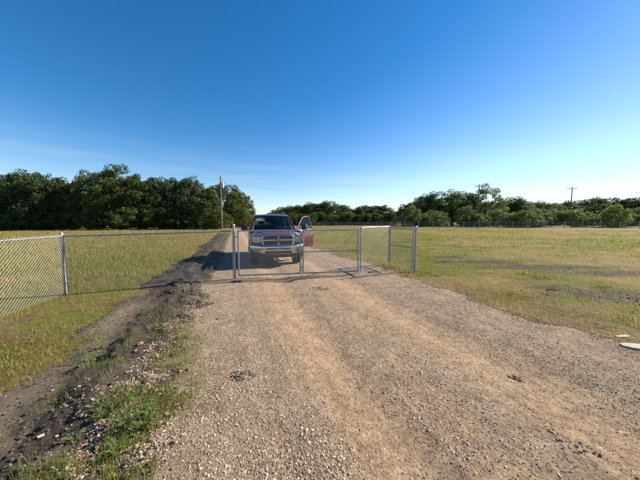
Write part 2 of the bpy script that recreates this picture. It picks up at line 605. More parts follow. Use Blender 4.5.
def sandy(s, t):
    """where the driveway is worn down to sandy fines: wheel tracks"""
    w = 0.35 * (fbm(s * 0.45, s * 0 + 1.0, 3, 81) - 0.5)
    a = np.exp(-((t - 1.55 - w) / 0.33) ** 2) + 0.9 * np.exp(-((t - 3.25 - w) / 0.42) ** 2) + 0.5 * np.exp(-((t - 2.4) / 0.6) ** 2)
    a = a * (0.45 + 0.9 * fbm(t * 2.0, s * 0.4, 3, 82))
    return np.clip(a, 0, 1)

zD = HG + np.where(ED > 0, 0.012 * sstep(0, 0.10, ED) + 0.002, -0.03 * sstep(0, 0.15, -ED))
sd_ = sandy(GS, GT)
keepD = (ED > -0.02) & (GS > -9) & (GS < 62)
driveway = sheet('gravel_driveway', zD, keepD, make_gravel_mat(), np.repeat(sd_[:, None], 3, 1), np.stack([GT, GS], -1))
tag(driveway, 'tan gravel driveway running through the gate to the truck', kind='structure')

def make_soil_mat():
    m, nt, out = new_mat('dark_soil')
    geo = nd(nt, 'ShaderNodeNewGeometry')
    mid = noise(nt, 2.6, 8, 0.72, geo.outputs['Position'])
    fine = noise(nt, 35.0, 6, 0.75, geo.outputs['Position'])
    a = nd(nt, 'ShaderNodeAttribute', attribute_name='col')
    c = ramp(nt, mid, [(0.3, (0.0324, 0.0279, 0.0234)), (0.5, (0.0612, 0.0531, 0.0432)), (0.74, (0.1215, 0.1044, 0.0828))])
    c = mixc(nt, a.outputs['Fac'], c, (0.2115, 0.171, 0.1242))
    c = mixc(nt, 1.0, c, ramp(nt, fine, [(0.25, (0.55,) * 3), (0.5, (1.0,) * 3), (0.75, (1.5,) * 3)]), 'MULTIPLY')
    p = nd(nt, 'ShaderNodeBsdfPrincipled')
    p.inputs['Roughness'].default_value = 0.95
    p.inputs['Specular IOR Level'].default_value = 0.1
    nt.links.new(c, p.inputs['Base Color'])
    b = nd(nt, 'ShaderNodeBump')
    b.inputs['Strength'].default_value = 1.0
    b.inputs['Distance'].default_value = 0.035
    nt.links.new(fine, b.inputs['Height'])
    nt.links.new(b.outputs[0], p.inputs['Normal'])
    nt.links.new(p.outputs[0], out.inputs[0])
    return m
pathm = np.exp(-((GT + 1.12) / 0.30) ** 2) * (1 - sstep(1.6, 3.0, GS)) * (0.35 + 0.8 * fbm(GX * 1.5, GY * 1.5, 3, 91))
zS = HG + soil_lump(GX, GY)
keepS = (SM > -0.05) & (GS > -6) & (GS < 31)
soil = sheet('soil_bank', zS, keepS, make_soil_mat(), np.repeat(np.clip(pathm, 0, 1)[:, None], 3, 1))
tag(soil, 'bank of bare dark earth along the left of the driveway', kind='structure')

# ------------------------------------------------------------------ trees
M_LEAF = attr_mat('leaves', rough=0.6, translucent=0.35, var=0.25, vscale=1.2, spec=0.25, objvar=0.22)
M_BARK = simple_mat('bark', (0.085, 0.065, 0.048), 0.95, var=0.4, scale=5, bump=0.8, bscale=18)

def crown_mesh(seed, rx, rz, z0, n_clump, n_leaf, leaf, tint, tall=0.0):
    """leaf faces spread through many uneven clumps; unit: metres for a tree z0..z0+2*rz high"""
    g = np.random.default_rng(seed)
    cs, rs = [], []
    while len(cs) < n_clump:
        p = g.uniform(-1, 1, 3)
        q = np.linalg.norm(p)
        if q > 1 or q < 0.25:
            continue
        lob = 0.72 + 0.5 * vnoise(np.array(2 * p[0] / q + 5.0), np.array(2 * p[2] / q + 3 * p[1] / q), seed)
        p = p / q * (q ** 0.55) * lob
        wz = 1.0 - 0.25 * max(0, p[2]) if tall == 0 else 1.0 - tall * max(0, p[2])
        cs.append((p[0] * rx * wz, p[1] * rx * wz, z0 + rz + p[2] * rz))
        rs.append(g.uniform(0.35, 0.85) * rx * 0.33)
    cs = np.array(cs); rs = np.array(rs)
    k = g.choice(len(cs), n_leaf, p=rs ** 2 / (rs ** 2).sum())
    d = g.normal(size=(n_leaf, 3)); d /= np.linalg.norm(d, axis=1)[:, None]
    rr = rs[k] * g.uniform(0.45, 1.12, n_leaf) ** 0.7
    P = cs[k] + d * rr[:, None] * np.array((1, 1, 0.75))
    P[:, 2] = np.maximum(P[:, 2], 0.12)
    nrm = d * 0.6 + g.normal(size=(n_leaf, 3)) * 0.8 + np.array((0, 0, 0.5))
    nrm /= np.linalg.norm(nrm, axis=1)[:, None]
    a = np.cross(nrm, g.normal(size=(n_leaf, 3))); a /= np.linalg.norm(a, axis=1)[:, None]
    b = np.cross(nrm, a)
    sz = leaf * g.uniform(0.55, 1.35, n_leaf)[:, None]
    V = np.stack([P - a * sz, P - b * sz * 0.55, P + a * sz, P + b * sz * 0.55], 1).reshape(-1, 3)
    F = np.arange(n_leaf * 4).reshape(-1, 4)
    base = np.array(tint)
    ctint = g.uniform(0.65, 1.35, len(cs))[k]
    col = base[None] * (ctint * g.uniform(0.75, 1.25, n_leaf))[:, None]
    yl = g.uniform(0, 1, n_leaf) < 0.12
    col[yl] = col[yl] * np.array((1.9, 1.4, 0.9))
    o = np_mesh('crown', V, F, M_LEAF, None, np.repeat(col, 4, 0))
    me = o.data
    bpy.data.objects.remove(o)
    return me, cs

def trunk_mesh(seed, cs, r0, z0):
    g = random.Random(seed)
    mb = MB()
    top = max(c[2] for c in cs)
    n_st = g.choice((1, 2, 3))
    for k in range(n_st):
        bx, by = g.uniform(-.35, .35) * (n_st > 1), g.uniform(-.35, .35) * (n_st > 1)
        lean = (g.uniform(-.6, .6), g.uniform(-.6, .6))
        hh = top * g.uniform(0.7, 0.85)
        pts, rr = [], []
        for i in range(7):
            t = i / 6
            pts.append((bx + lean[0] * t + g.uniform(-.1, .1) * (i > 0), by + lean[1] * t + g.uniform(-.1, .1) * (i > 0), -0.15 + hh * t))
            rr.append(r0 * (1 - 0.85 * t) / n_st ** 0.5 * (1.35 if i == 0 else 1))
        mb.tube(pts, rr, 8)
        for _ in range(7):
            i = g.randint(1, 5)
            c = cs[g.randrange(len(cs))]
            a = Vector(pts[i]); b = Vector(c)
            m_ = (a + b) / 2 + Vector((g.uniform(-.2, .2), g.uniform(-.2, .2), g.uniform(0, .4)))
            mb.tube([a, m_, b], [rr[i] * 0.55, rr[i] * 0.35, 0.02], 5)
    o = mb.build('trunk', M_BARK, None, 50)
    me = o.data
    bpy.data.objects.remove(o)
    return me

# kinds: (rx, rz, z0, clumps, leaves, leaf size, tint, taper) ; full height = z0 + 2*rz
KINDS = []
for i, a in enumerate([
        (3.4, 4.0, 0.2, 130, 17000, 0.13, (0.054, 0.084, 0.022), 0.0),
        (3.8, 3.7, 0.1, 140, 18000, 0.135, (0.048, 0.077, 0.024), 0.0),
        (3.0, 4.3, 0.2, 120, 16000, 0.125, (0.060, 0.090, 0.022), 0.3),
        (3.6, 3.2, 0.1, 120, 15000, 0.13, (0.043, 0.070, 0.022), 0.0),
        (2.6, 2.1, 0.05, 80, 10000, 0.10, (0.060, 0.088, 0.021), 0.0),
        (3.0, 3.5, 0.8, 60, 8000, 0.12, (0.060, 0.085, 0.026), 0.0)]):
    me, cs = crown_mesh(100 + i, *a)
    zz = np.empty(len(me.vertices) * 3, dtype=np.float32); me.vertices.foreach_get('co', zz); zz = zz.reshape(-1, 3)
    KINDS.append((me, trunk_mesh(200 + i, cs, 0.22 if i != 4 else 0.08, a[2]), float(np.percentile(zz[:, 2], 99.3)), float(np.percentile(np.hypot(zz[:, 0], zz[:, 1]), 93))))

def hazed_leaf():  # leaf copy with distance haze put into its colour, for right-hand trees and bushes
    m = M_LEAF.copy(); m.name = 'leaves_hazed'
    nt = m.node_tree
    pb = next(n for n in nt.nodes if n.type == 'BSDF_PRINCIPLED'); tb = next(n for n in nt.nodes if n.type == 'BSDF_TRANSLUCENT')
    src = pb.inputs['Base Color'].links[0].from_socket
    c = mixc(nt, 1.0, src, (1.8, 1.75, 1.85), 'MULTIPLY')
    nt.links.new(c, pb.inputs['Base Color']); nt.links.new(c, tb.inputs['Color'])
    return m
M_LEAF_HAZED = hazed_leaf()
def tree(px, Y, top_py, half_px, kind, label, name='tree', cat='tree', group=None):
    cm, tm, hh, rr = KINDS[kind]
    x = at_depth(px, Y)
    g = H(x, Y)
    height = z_at(top_py, Y) - float(g)
    wid = half_px / FPX * Y * (1.28 if px > 260 and name == 'tree' else 1.0)
    root = empty(name, (x, Y, float(g)), rnd.uniform(0, 6.28))
    sz = height / hh
    sx = wid / rr
    root.scale = (sx * rnd.uniform(0.95, 1.08), sx * rnd.uniform(0.95, 1.08), sz)
    for nm, me in (('trunk', tm), ('crown', cm)):
        o = bpy.data.objects.new(nm, me)
        link(o, root)
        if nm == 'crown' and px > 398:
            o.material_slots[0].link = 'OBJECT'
            o.material_slots[0].material = M_LEAF_HAZED
    tag(root, label, cat, group)
    return root

# front row of the left wood, left to right: photo column, distance, photo row of its top, half width
ORD = ['first', 'second', 'third', 'fourth', 'fifth', 'sixth', 'seventh', 'eighth', 'ninth', 'tenth', 'eleventh', 'twelfth', 'thirteenth', 'fourteenth', 'fifteenth', 'sixteenth']
LEFT = [(-62, 42, 176, 27, 1), (-34, 44, 180, 24, 3), (-8, 43, 178, 24, 0), (20, 45, 175, 23, 1), (47, 44, 177, 21, 3), (72, 46, 182, 17, 2), (89, 45, 173, 16, 5), (121, 46, 168.5, 23, 0), (146, 47, 179, 19, 2),
        (171, 49, 181, 20, 3), (192, 50, 180, 18, 1), (208, 47, 187, 15, 2), (233, 56, 187, 13, 0), (246, 60, 197, 9, 3)]
LOOK = ['broad dark', 'low rounded dark', 'dense dark green', 'wide spreading dark', 'low dark', 'narrow', 'loose open-crowned', 'tall rounded', 'narrow leafy', 'rounded', 'dense', 'yellowish-green', 'dark narrow', 'short end']
for i, (px, Y, ty, hw, k) in enumerate(LEFT):
    tree(px, Y, ty, hw, k, '%s tree in the left wood, near row, %s from the left' % (LOOK[i], ORD[i]), group='near row of the left wood')
BACKL = [(-48, 52, 178, 24, 0), (-20, 54, 177, 24, 1), (8, 53, 179, 22, 2), (34, 55, 176, 22, 0), (60, 55, 181, 20, 3), (104, 56, 175, 20, 1), (135, 57, 178, 20, 3), (160, 58, 180, 18, 0), (184, 60, 184, 16, 2), (222, 62, 186, 14, 1), (240, 66, 194, 11, 2)]
for i, (px, Y, ty, hw, k) in enumerate(sorted(BACKL)):
    tree(px, Y, ty, hw, k, 'dark tree in the back row of the left wood, %s from the left' % ORD[i], group='back row of the left wood')
MID = [(277, 118, 211, 9, 3), (291, 112, 207, 10, 1), (305, 110, 206, 11, 3), (321, 108, 204, 11, 1), (337, 108, 205, 10, 3), (374, 104, 207, 12, 0), (271, 112, 213, 7, 4), (284, 100, 208, 10, 3), (298, 98, 206, 10, 0), (313, 96, 204, 11, 1), (329, 95, 202, 12, 0), (343, 97, 206, 8, 3), (354, 92, 209, 9, 2), (366, 90, 206.5, 12, 1), (382, 91, 206, 12, 3), (396, 108, 212, 9, 4)]
for i, (px, Y, ty, hw, k) in enumerate(sorted(MID)):
    tree(px, Y, ty, hw, k, 'dark tree in the distant clump beyond the gate, %s from the left' % ORD[i], group='distant clump beyond the gate')
RGT = [(408, 80, 204, 9, 3), (421, 78, 197, 12, 1), (436, 76, 193, 13, 0), (452, 76, 192, 12, 2), (466, 77, 194, 12, 1), (485, 74, 185.5, 12, 5), (500, 80, 200, 12, 3), (512, 78, 198, 12, 0),
       (536, 84, 203, 14, 1), (552, 84, 204, 12, 3), (574, 84, 201, 15, 0), (595, 84, 199, 14, 1), (614, 82, 199, 14, 3), (633, 80, 199, 15, 0), (656, 78, 200, 16, 1), (684, 76, 199, 18, 3)]
for i, (px, Y, ty, hw, k) in enumerate(sorted(RGT)):
    lk = 'tall wispy open-crowned' if k == 5 else 'rounded green'
    tree(px, Y, ty, hw, k, '%s tree in the right-hand tree line, %s from the left' % (lk, ORD[i]), group='right-hand tree line')
for i, (px, Y, ty, hw) in enumerate([(524, 55, 211, 11), (511, 56, 215, 7), (538, 55.5, 215, 6)]):
    tree(px, Y, ty, hw, 4, ['yellow-green bush in front of the right-hand tree line, largest of three', 'small bush left of the largest yellow-green bush by the far fence', 'small bush right of the largest yellow-green bush by the far fence'][i], 'bush', 'bush', 'bushes by the far fence')
BACKR = [(414, 100, 205, 12, 1), (444, 100, 199, 13, 0), (474, 102, 202, 13, 3), (506, 100, 204, 13, 1), (528, 104, 206, 13, 3), (546, 104, 205, 13, 0), (564, 106, 205, 13, 1), (586, 104, 203, 14, 3), (606, 104, 203, 14, 0), (626, 102, 203, 14, 1), (646, 102, 203, 15, 3)]
for i, (px, Y, ty, hw, k) in enumerate(sorted(BACKR)):
    tree(px, Y, ty, hw, k, 'tree behind the right-hand tree line, showing between its crowns, %s from the left' % ORD[i], group='back row of the right tree line')
for i in range(14):
    tree(404 + i * 18.5 + rnd.uniform(-7, 7), 62 - max(0, i - 4) * 0.8 + rnd.uniform(-1.5, 4), rnd.uniform(204.5, 215), rnd.uniform(8, 17), 4, 'low bush at the foot of the right-hand tree line, %s from the left' % ORD[i], 'bush', 'bush', 'undergrowth of the right tree line')
for i in range(9):
    tree(278 + i * 14 + rnd.uniform(-3, 3), 86 + rnd.uniform(-2, 3), rnd.uniform(211.5, 214.5), rnd.uniform(9, 11), 4, 'low bush at the foot of the distant clump beyond the gate, %s from the left' % ORD[i], 'bush', 'bush', 'undergrowth of the distant clump')
# undergrowth at the foot of the left wood
UG = [(-40, 40), (-10, 41), (18, 42), (40, 42.5), (66, 43), (95, 43), (128, 44), (156, 45), (180, 46.5), (200, 45), (216, 46), (240, 54)]
for i, (px, Y) in enumerate(UG):
    tree(px, Y, rnd.uniform(207, 214), rnd.uniform(13, 18), 4, 'shaggy bush at the foot of the left wood, %s from the left' % ORD[i], 'bush', 'bush', 'undergrowth of the left wood')

# ------------------------------------------------------------------ utility poles and wires
M_POLE = simple_mat('weathered_pole', (0.16, 0.125, 0.095), 0.9, var=0.3, scale=3, bump=0.5, bscale=25)
M_PORC = simple_mat('insulator', (0.35, 0.34, 0.32), 0.4)
M_CAN = simple_mat('transformer_grey', (0.33, 0.34, 0.35), 0.5, metal=0.3)
M_WIRE = simple_mat('wire', (0.06, 0.06, 0.065), 0.6)
def pole(px, Y, top_py, rot, label, arm=2.2, can=False):
    x = at_depth(px, Y)
    g = float(H(x, Y))
    h = z_at(top_py, Y) - g
    root = empty('utility_pole', (x, Y, g), rot)
    MB().tube([(0, 0, -0.3), (0, 0, h * 0.5), (0, 0, h)], [0.17, 0.14, 0.11], 10).build('pole', M_POLE, root, 40)
    ends = []
    if arm > 0:
        MB().box((0, 0.12, h - 0.45), (arm, 0.10, 0.13), bev=0.01).build('crossarm', M_POLE, root)
        for sx in (-1, 1):
            MB().tube([(sx * arm * 0.30, 0.10, h - 0.50), (sx * 0.05, 0.05, h - 1.05)], 0.025, 5).build('brace', M_POLE, root)
        xs = (-arm * 0.46, 0.0, arm * 0.46)
    else:
        xs = (0.0,)
    for xx in xs:
        z0 = h - 0.385 if xx else h
        MB().lathe([(0.03, z0 - 0.01), (0.06, z0 + 0.05), (0.04, z0 + 0.09), (0.055, z0 + 0.13), (0.03, z0 + 0.18)], 8, 'z', (xx, 0.12 if xx else 0, 0)).build('insulator', M_PORC, root, 60)
        ends.append(Vector((x + xx * math.cos(rot), Y + xx * math.sin(rot), g + z0 + 0.18)))
    if can:
        MB().lathe([(0.18, h - 2.05), (0.23, h - 2.0), (0.23, h - 1.15), (0.20, h - 1.08), (0.08, h - 1.04)], 14, 'z', (0.42, 0, 0)).build('transformer', M_CAN, root, 40)
        MB().box((0.18, 0, h - 1.3), (0.14, 0.1, 0.08)).build('bracket', M_POLE, root)
        MB().tube([(0.42, 0, h - 1.05), (0.42, 0, h - 0.8)], 0.04, 7).build('bushing', M_PORC, root)
        MB().box((0.28, 0.0, h - 0.55), (0.4, 0.08, 0.08)).build('cutout_arm', M_POLE, root)
        MB().tube([(0.42, 0.0, h - 0.56), (0.42, 0.0, h - 0.2)], 0.035, 6).build('fuse_cutout', M_PORC, root)
    tag(root, label, 'utility pole', 'utility poles')
    return ends
e1 = pole(222, 44, 177, R(60), 'slim wooden utility pole with a transformer in front of the left-hand wood', arm=0, can=True)
e2 = pole(477, 66, 185, R(10), 'wooden utility pole rising out of the trees beside the wispy tall tree', arm=2.4)
e3 = pole(569, 74, 187.5, R(-4), 'wooden utility pole with a wide crossarm above the right-hand trees', arm=2.7)
e4 = pole(637, 84, 192, R(-10), 'wooden utility pole at the right edge of the picture behind the trees', arm=2.7)
def wire(a, b, sag, label, r=0.007):
    pts = []
    for i in range(25):
        t = i / 24
        p = a.lerp(b, t)
        p.z -= sag * 4 * t * (1 - t)
        pts.append(p)
    o = MB().tube(pts, r, 4).build('overhead_wire', M_WIRE, None)
    tag(o, label, 'wire', 'overhead wires')
wire(e1[0], e2[0], 1.1, 'long overhead wire from the left pole to the pole among the trees, upper of two')
wire(e1[0] - Vector((0, 0, 1.6)), e2[0] - Vector((0, 0, 1.8)), 1.0, 'long overhead wire from the left pole to the pole among the trees, lower of two', 0.008)
wire(e1[0], Vector((-95, 20, 10.5)), 1.2, 'overhead wire leading off to the left above the left-hand wood')
for i in range(3):
    wn = ('left', 'middle', 'right')[i]
    wire(e2[i], e3[i], 0.7, 'overhead wire between the pole in the trees and the wide-armed pole, %s of three' % wn)
    wire(e3[i], e4[i], 0.6, 'overhead wire between the wide-armed pole and the right edge pole, %s of three' % wn)
    wire(e4[i], e4[i] + Vector((60, 12, 0.5)), 0.8, 'overhead wire leaving the right edge pole to the right, %s of three' % wn)

# ------------------------------------------------------------------ chain-link fences and gate
def make_galv():
    m, nt, out = new_mat('galvanised_steel')
    geo = nd(nt, 'ShaderNodeNewGeometry')
    p = nd(nt, 'ShaderNodeBsdfPrincipled')
    n = noise(nt, 14, 5, 0.65, geo.outputs['Position'])
    nt.links.new(ramp(nt, n, [(0.3, (0.24, 0.25, 0.255)), (0.7, (0.38, 0.39, 0.395))]), p.inputs['Base Color'])
    nt.links.new(ramp(nt, n, [(0.3, (0.38,) * 3), (0.7, (0.55,) * 3)]), p.inputs['Roughness'])
    p.inputs['Metallic'].default_value = 0.65
    nt.links.new(p.outputs[0], out.inputs[0])
    return m
M_GALV = make_galv()
M_MESH = simple_mat('galvanised_wire', (0.25, 0.255, 0.26), 0.55, metal=0.3, var=0.15, scale=9)

def segs_mesh(name, A, B, r, parent, n=3):
    """many straight wires A[i]->B[i] as thin prisms in one mesh"""
    A = np.asarray(A); B = np.asarray(B)
    d = B - A
    d = d / np.linalg.norm(d, axis=1)[:, None]
    ref = np.where(np.abs(d[:, 2:3]) < 0.95, np.array([[0, 0, 1.0]]), np.array([[1.0, 0, 0]]))
    u = np.cross(d, ref); u /= np.linalg.norm(u, axis=1)[:, None]
    w = np.cross(d, u)
    V = []
    for E in (A, B):
        for k in range(n):
            t = 2 * math.pi * k / n + 0.5
            V.append(E + (u * math.cos(t) + w * math.sin(t)) * r)
    V = np.stack(V, 1).reshape(-1, 3)
    m = len(A)
    F = []
    for k in range(n):
        k2 = (k + 1) % n
        F.append(np.stack([np.arange(m) * 2 * n + i for i in (k, k2, n + k2, n + k)], -1))
    o = np_mesh(name, V, np.concatenate(F), M_MESH, parent)
    tag(o, kind='stuff')
    return o

def chainlink(parent, a, b, z0a, z0b, z1a, z1b, p=0.040, r=0.0022, barbs=True, off=0.0, wav=0.006):
    """woven zig-zag wires between points a and b (parent space, xy), knuckled at top"""
    a = np.array(a, dtype=float); b = np.array(b, dtype=float)
    L = np.linalg.norm(b - a)
    d = (b - a) / L
    nrm = np.array((-d[1], d[0]))
    nw = int(L / p)
    rows = int(round((max(z1a - z0a, z1b - z0b)) / p))
    I, K = np.meshgrid(np.arange(nw), np.arange(rows + 1), indexing='ij')
    hi = (I + K) % 2
    uu = (I + hi) * (L / (nw + 1))
    f = uu / L
    zb = z0a + (z0b - z0a) * f; zt = z1a + (z1b - z1a) * f
    z = zb + (zt - zb) * K / rows
    bulge = wav * np.sin(uu * 2.1 + z * 3.0) + off
    dep = np.where(hi == 1, 0.0022, -0.0022) + bulge
    P = np.stack([a[0] + d[0] * uu + nrm[0] * dep, a[1] + d[1] * uu + nrm[1] * dep, z], -1)
    A = P[:, :-1].reshape(-1, 3); B = P[:, 1:].reshape(-1, 3)
    if barbs:
        T = P[:, -1]
        par = ((np.arange(nw) + rows) % 2 == 1)
        A = np.concatenate([A, T[par], T[par]])
        up = np.array((0, 0, 0.028))
        B = np.concatenate([B, T[par] + up + np.append(d * 0.010, 0), T[par] + up - np.append(d * 0.010, 0)])
    return segs_mesh('chain_link_mesh', A, B, r, parent)

def post_shape(h, r, cap=True):
    prof = [(r, -0.25), (r, h - 0.03)]
    if cap:
        prof += [(r + 0.005, h - 0.03), (r + 0.005, h - 0.008), (r * 0.95, h + 0.008), (r * 0.55, h + 0.02), (0.004, h + 0.024)]
    return MB().lathe(prof, 14)

FZ = 1.28                                        # top rail height
P_CORNER = at(66, 294); P_G1 = at(235, 280.5); P_G2 = at(359.5, 275.5); P_G3 = at(414.5, 273); P_J = at(389, 264, 0.05)
P_MEET = P_G1.lerp(P_G2, 0.515)
left_dir = (at(0, 318.5) - P_CORNER).normalized()

def rel(root, p):
    return (p[0] - root.location.x, p[1] - root.location.y)
def band(mb, x, y, z, r):
    mb.lathe([(r + 0.0015, z - 0.011), (r + 0.005, z - 0.011), (r + 0.005, z + 0.011), (r + 0.0015, z + 0.011)], 12, 'z', (x, y, 0), closed=True)
    return mb

# run beside the driveway approach on the left, coming towards the viewer
root = empty('chain_link_fence', (P_CORNER.x, P_CORNER.y, Hs(P_CORNER.x, P_CORNER.y)))
zc = root.location.z
LN = 7.2
endp = P_CORNER + left_dir * LN
def gz(p): return float(Hs(p[0], p[1])) - zc
# posts of this run (the corner post belongs to it)
MB().add(*(lambda m: (m.v, m.f))(post_shape(FZ + 0.05, 0.031))).build('corner_post', M_GALV, root, 50)
for k in (1, 2):
    q = P_CORNER + left_dir * (3.05 * k)
    g = gz(q)
    m = post_shape(FZ - g - 0.0, 0.024)
    o = m.build('line_post', M_GALV, root, 50)
    o.location = (q.x - P_CORNER.x, q.y - P_CORNER.y, g)
a2 = (left_dir.x * 0.045, left_dir.y * 0.045)
e2_ = (left_dir.x * LN, left_dir.y * LN)
nx, ny = -left_dir.y, left_dir.x
MB().tube([(a2[0] * 0.6, a2[1] * 0.6, FZ - 0.01), (e2_[0], e2_[1], FZ - 0.01)], 0.0205, 10).build('top_rail', M_GALV, root, 50)
chainlink(root, (a2[0] + nx * 0.03, a2[1] + ny * 0.03), (e2_[0] + nx * 0.03, e2_[1] + ny * 0.03), 0.02, 0.03, FZ + 0.018, FZ + 0.018, p=0.034, r=0.0017)
MB().tube([(a2[0] + nx * .03, a2[1] + ny * .03, 0.03), (a2[0] + nx * .03, a2[1] + ny * .03, FZ - 0.03)], 0.007, 6).build('tension_bar', M_GALV, root)
for z in (0.25, 0.6, 0.95, 1.2):
    band(MB(), 0, 0, z, 0.031).build('tension_band', M_GALV, root)
tag(root, 'chain-link fence at the left edge running from the corner post towards the viewer', 'fence')

# run across, corner post to gate
root = empty('chain_link_fence', (P_CORNER.x, P_CORNER.y, Hs(P_CORNER.x, P_CORNER.y)))
d = Vector((P_G1.x - P_CORNER.x, P_G1.y - P_CORNER.y)); L = d.length; d.normalize()
gb = float(Hs(P_G1.x, P_G1.y)) - zc
a_ = (d.x * 0.05, d.y * 0.05); b_ = (d.x * (L - 0.05), d.y * (L - 0.05))
nx, ny = d.y * 0.03, -d.x * 0.03
MB().tube([(a_[0] * 0.7, a_[1] * 0.7, FZ - 0.01), (b_[0], b_[1], FZ + gb - 0.01)], 0.0205, 10).build('top_rail', M_GALV, root, 50)
chainlink(root, (a_[0] + nx, a_[1] + ny), (b_[0] + nx, b_[1] + ny), 0.03, gb + 0.03, FZ + 0.018, FZ + gb + 0.018)
for q, zz in ((a_, 0.0), (b_, gb)):
    MB().tube([(q[0] + nx, q[1] + ny, zz + 0.03), (q[0] + nx, q[1] + ny, zz + FZ - 0.03)], 0.007, 6).build('tension_bar', M_GALV, root)
for k in range(6):
    t = (k + 0.7) / 6.4
    px_, py_ = a_[0] + (b_[0] - a_[0]) * t, a_[1] + (b_[1] - a_[1]) * t
    zz = FZ - 0.01 + gb * t
    MB().tube([(px_ + nx * 1.2, py_ + ny * 1.2, zz - 0.035), (px_ + nx * 1.1, py_ + ny * 1.1, zz + 0.015), (px_ - nx * .6, py_ - ny * .6, zz + 0.018)], 0.0025, 5).build('tie_wire', M_GALV, root)
tag(root, 'chain-link fence between the left corner post and the gate', 'fence')

def gate_post(P, h, r, label, tilt=0.0):
    root = empty('gate_post', (P.x, P.y, Hs(P.x, P.y)))
    post_shape(h, r).build('post', M_GALV, root, 50)
    for z in (0.22, 0.28, 0.75, h - 0.16, h - 0.1):
        band(MB(), 0, 0, z, r).build('band', M_GALV, root)
    tag(root, label, 'post', 'gate posts')
    return root
gate_post(P_G1, 1.44, 0.032, 'galvanised steel gate post left of the truck where the fence meets the gate')
gate_post(P_G3, 1.40, 0.036, 'thick galvanised steel post at the right end of the folding gate')

def leaf(a, b, label, zlift=0.06, mid=None, truss=False, top=1.30, bottom_rail=True, flip=1):
    """a gate leaf: pipe frame filled with chain link, from a to b"""
    za, zb = float(Hs(a.x, a.y)), float(Hs(b.x, b.y))
    z0 = max(za, zb) + zlift
    root = empty('gate_leaf', (a.x, a.y, z0))
    d = Vector((b.x - a.x, b.y - a.y)); L = d.length; d.normalize()
    h = top - zlift
    r = 0.021
    def P(u, z, o=0.0): return (d.x * u - d.y * o, d.y * u + d.x * o, z)
    for u in (r, L - r):
        MB().tube([P(u, 0.0), P(u, h)], r, 10).build('upright', M_GALV, root, 50)
    MB().tube([P(2 * r, h - r), P(L - 2 * r, h - r)], r - 0.001, 10).build('top_rail', M_GALV, root, 50)
    if bottom_rail:
        MB().tube([P(2 * r, r), P(L - 2 * r, r)], r - 0.001, 10).build('bottom_rail', M_GALV, root, 50)
    if mid:
        MB().tube([P(2 * r, mid), P(L - 2 * r, mid)], 0.0165, 8).build('middle_rail', M_GALV, root, 50)
    if truss:
        MB().tube([P(2 * r, mid - 0.03, 0.026 * flip), P(L - 2 * r, 0.05, 0.026 * flip)], 0.006, 5).build('truss_rod', M_GALV, root)
    q = [P(2 * r, 0, 0.024 * flip), P(L - 2 * r, 0, 0.024 * flip)]
    chainlink(root, q[0][:2], q[1][:2], 0.01, 0.01, h - 0.02, h - 0.02, barbs=False, wav=0.003)
    for z in (0.18, h - 0.18):
        m = band(MB(), *P(r, 0)[:2], z, r)
        m.box(P(-0.022, z), (0.05, 0.02, 0.03), rz=math.atan2(d.y, d.x))
        m.build('hinge', M_GALV, root)
    tag(root, label, 'gate', 'leaves of the folding gate')
    return root
G1a = P_G1 + (P_G2 - P_G1).normalized() * 0.085
dm = (P_G2 - P_G1).normalized()
leaf(G1a, P_MEET - dm * 0.022, 'chain-link gate leaf in front of the truck grille, hung on the left gate post', mid=None)
leaf(P_MEET + dm * 0.022, P_G2 - dm * 0.03, 'chain-link gate leaf right of the truck with a middle rail, closed across the driveway', mid=0.62, truss=True)
d3 = (P_J - P_G2); d3.z = 0; d3.normalize()
d4 = (P_G3 - P_J); d4.z = 0; d4.normalize()
leaf(P_G2 + d3 * 0.035, P_J - d3 * 0.03, 'chain-link gate leaf folded back over the grass, nearer the driveway', top=1.36, zlift=0.08, bottom_rail=False, flip=-1)
leaf(P_J + d4 * 0.035, P_G3 - d4 * 0.085, 'chain-link gate leaf with a middle rail, folded back from the thick right post', mid=0.66, top=1.34, zlift=0.08, bottom_rail=False)

# latch and drop rod where the closed leaves meet
zc2 = Hs(P_MEET.x, P_MEET.y)
ro = empty('gate_latch', (P_MEET.x, P_MEET.y, zc2))
off = Vector((dm.y, -dm.x)) * 0.04
MB().tube([(off.x, off.y, 0.02), (off.x, off.y, 0.75)], 0.009, 6).build('drop_rod', M_GALV, ro)
MB().box((off.x * 0.8, off.y * 0.8, 0.72), (0.13, 0.03, 0.05), rz=math.atan2(dm.y, dm.x), bev=0.005).build('latch_plate', M_GALV, ro)
MB().tube([(off.x, off.y, 0.75), (off.x + dm.x * 0.09, off.y + dm.y * 0.09, 0.75)], 0.008, 6).build('handle', M_GALV, ro)
tag(ro, 'steel drop-rod latch where the two closed gate leaves meet', 'latch')

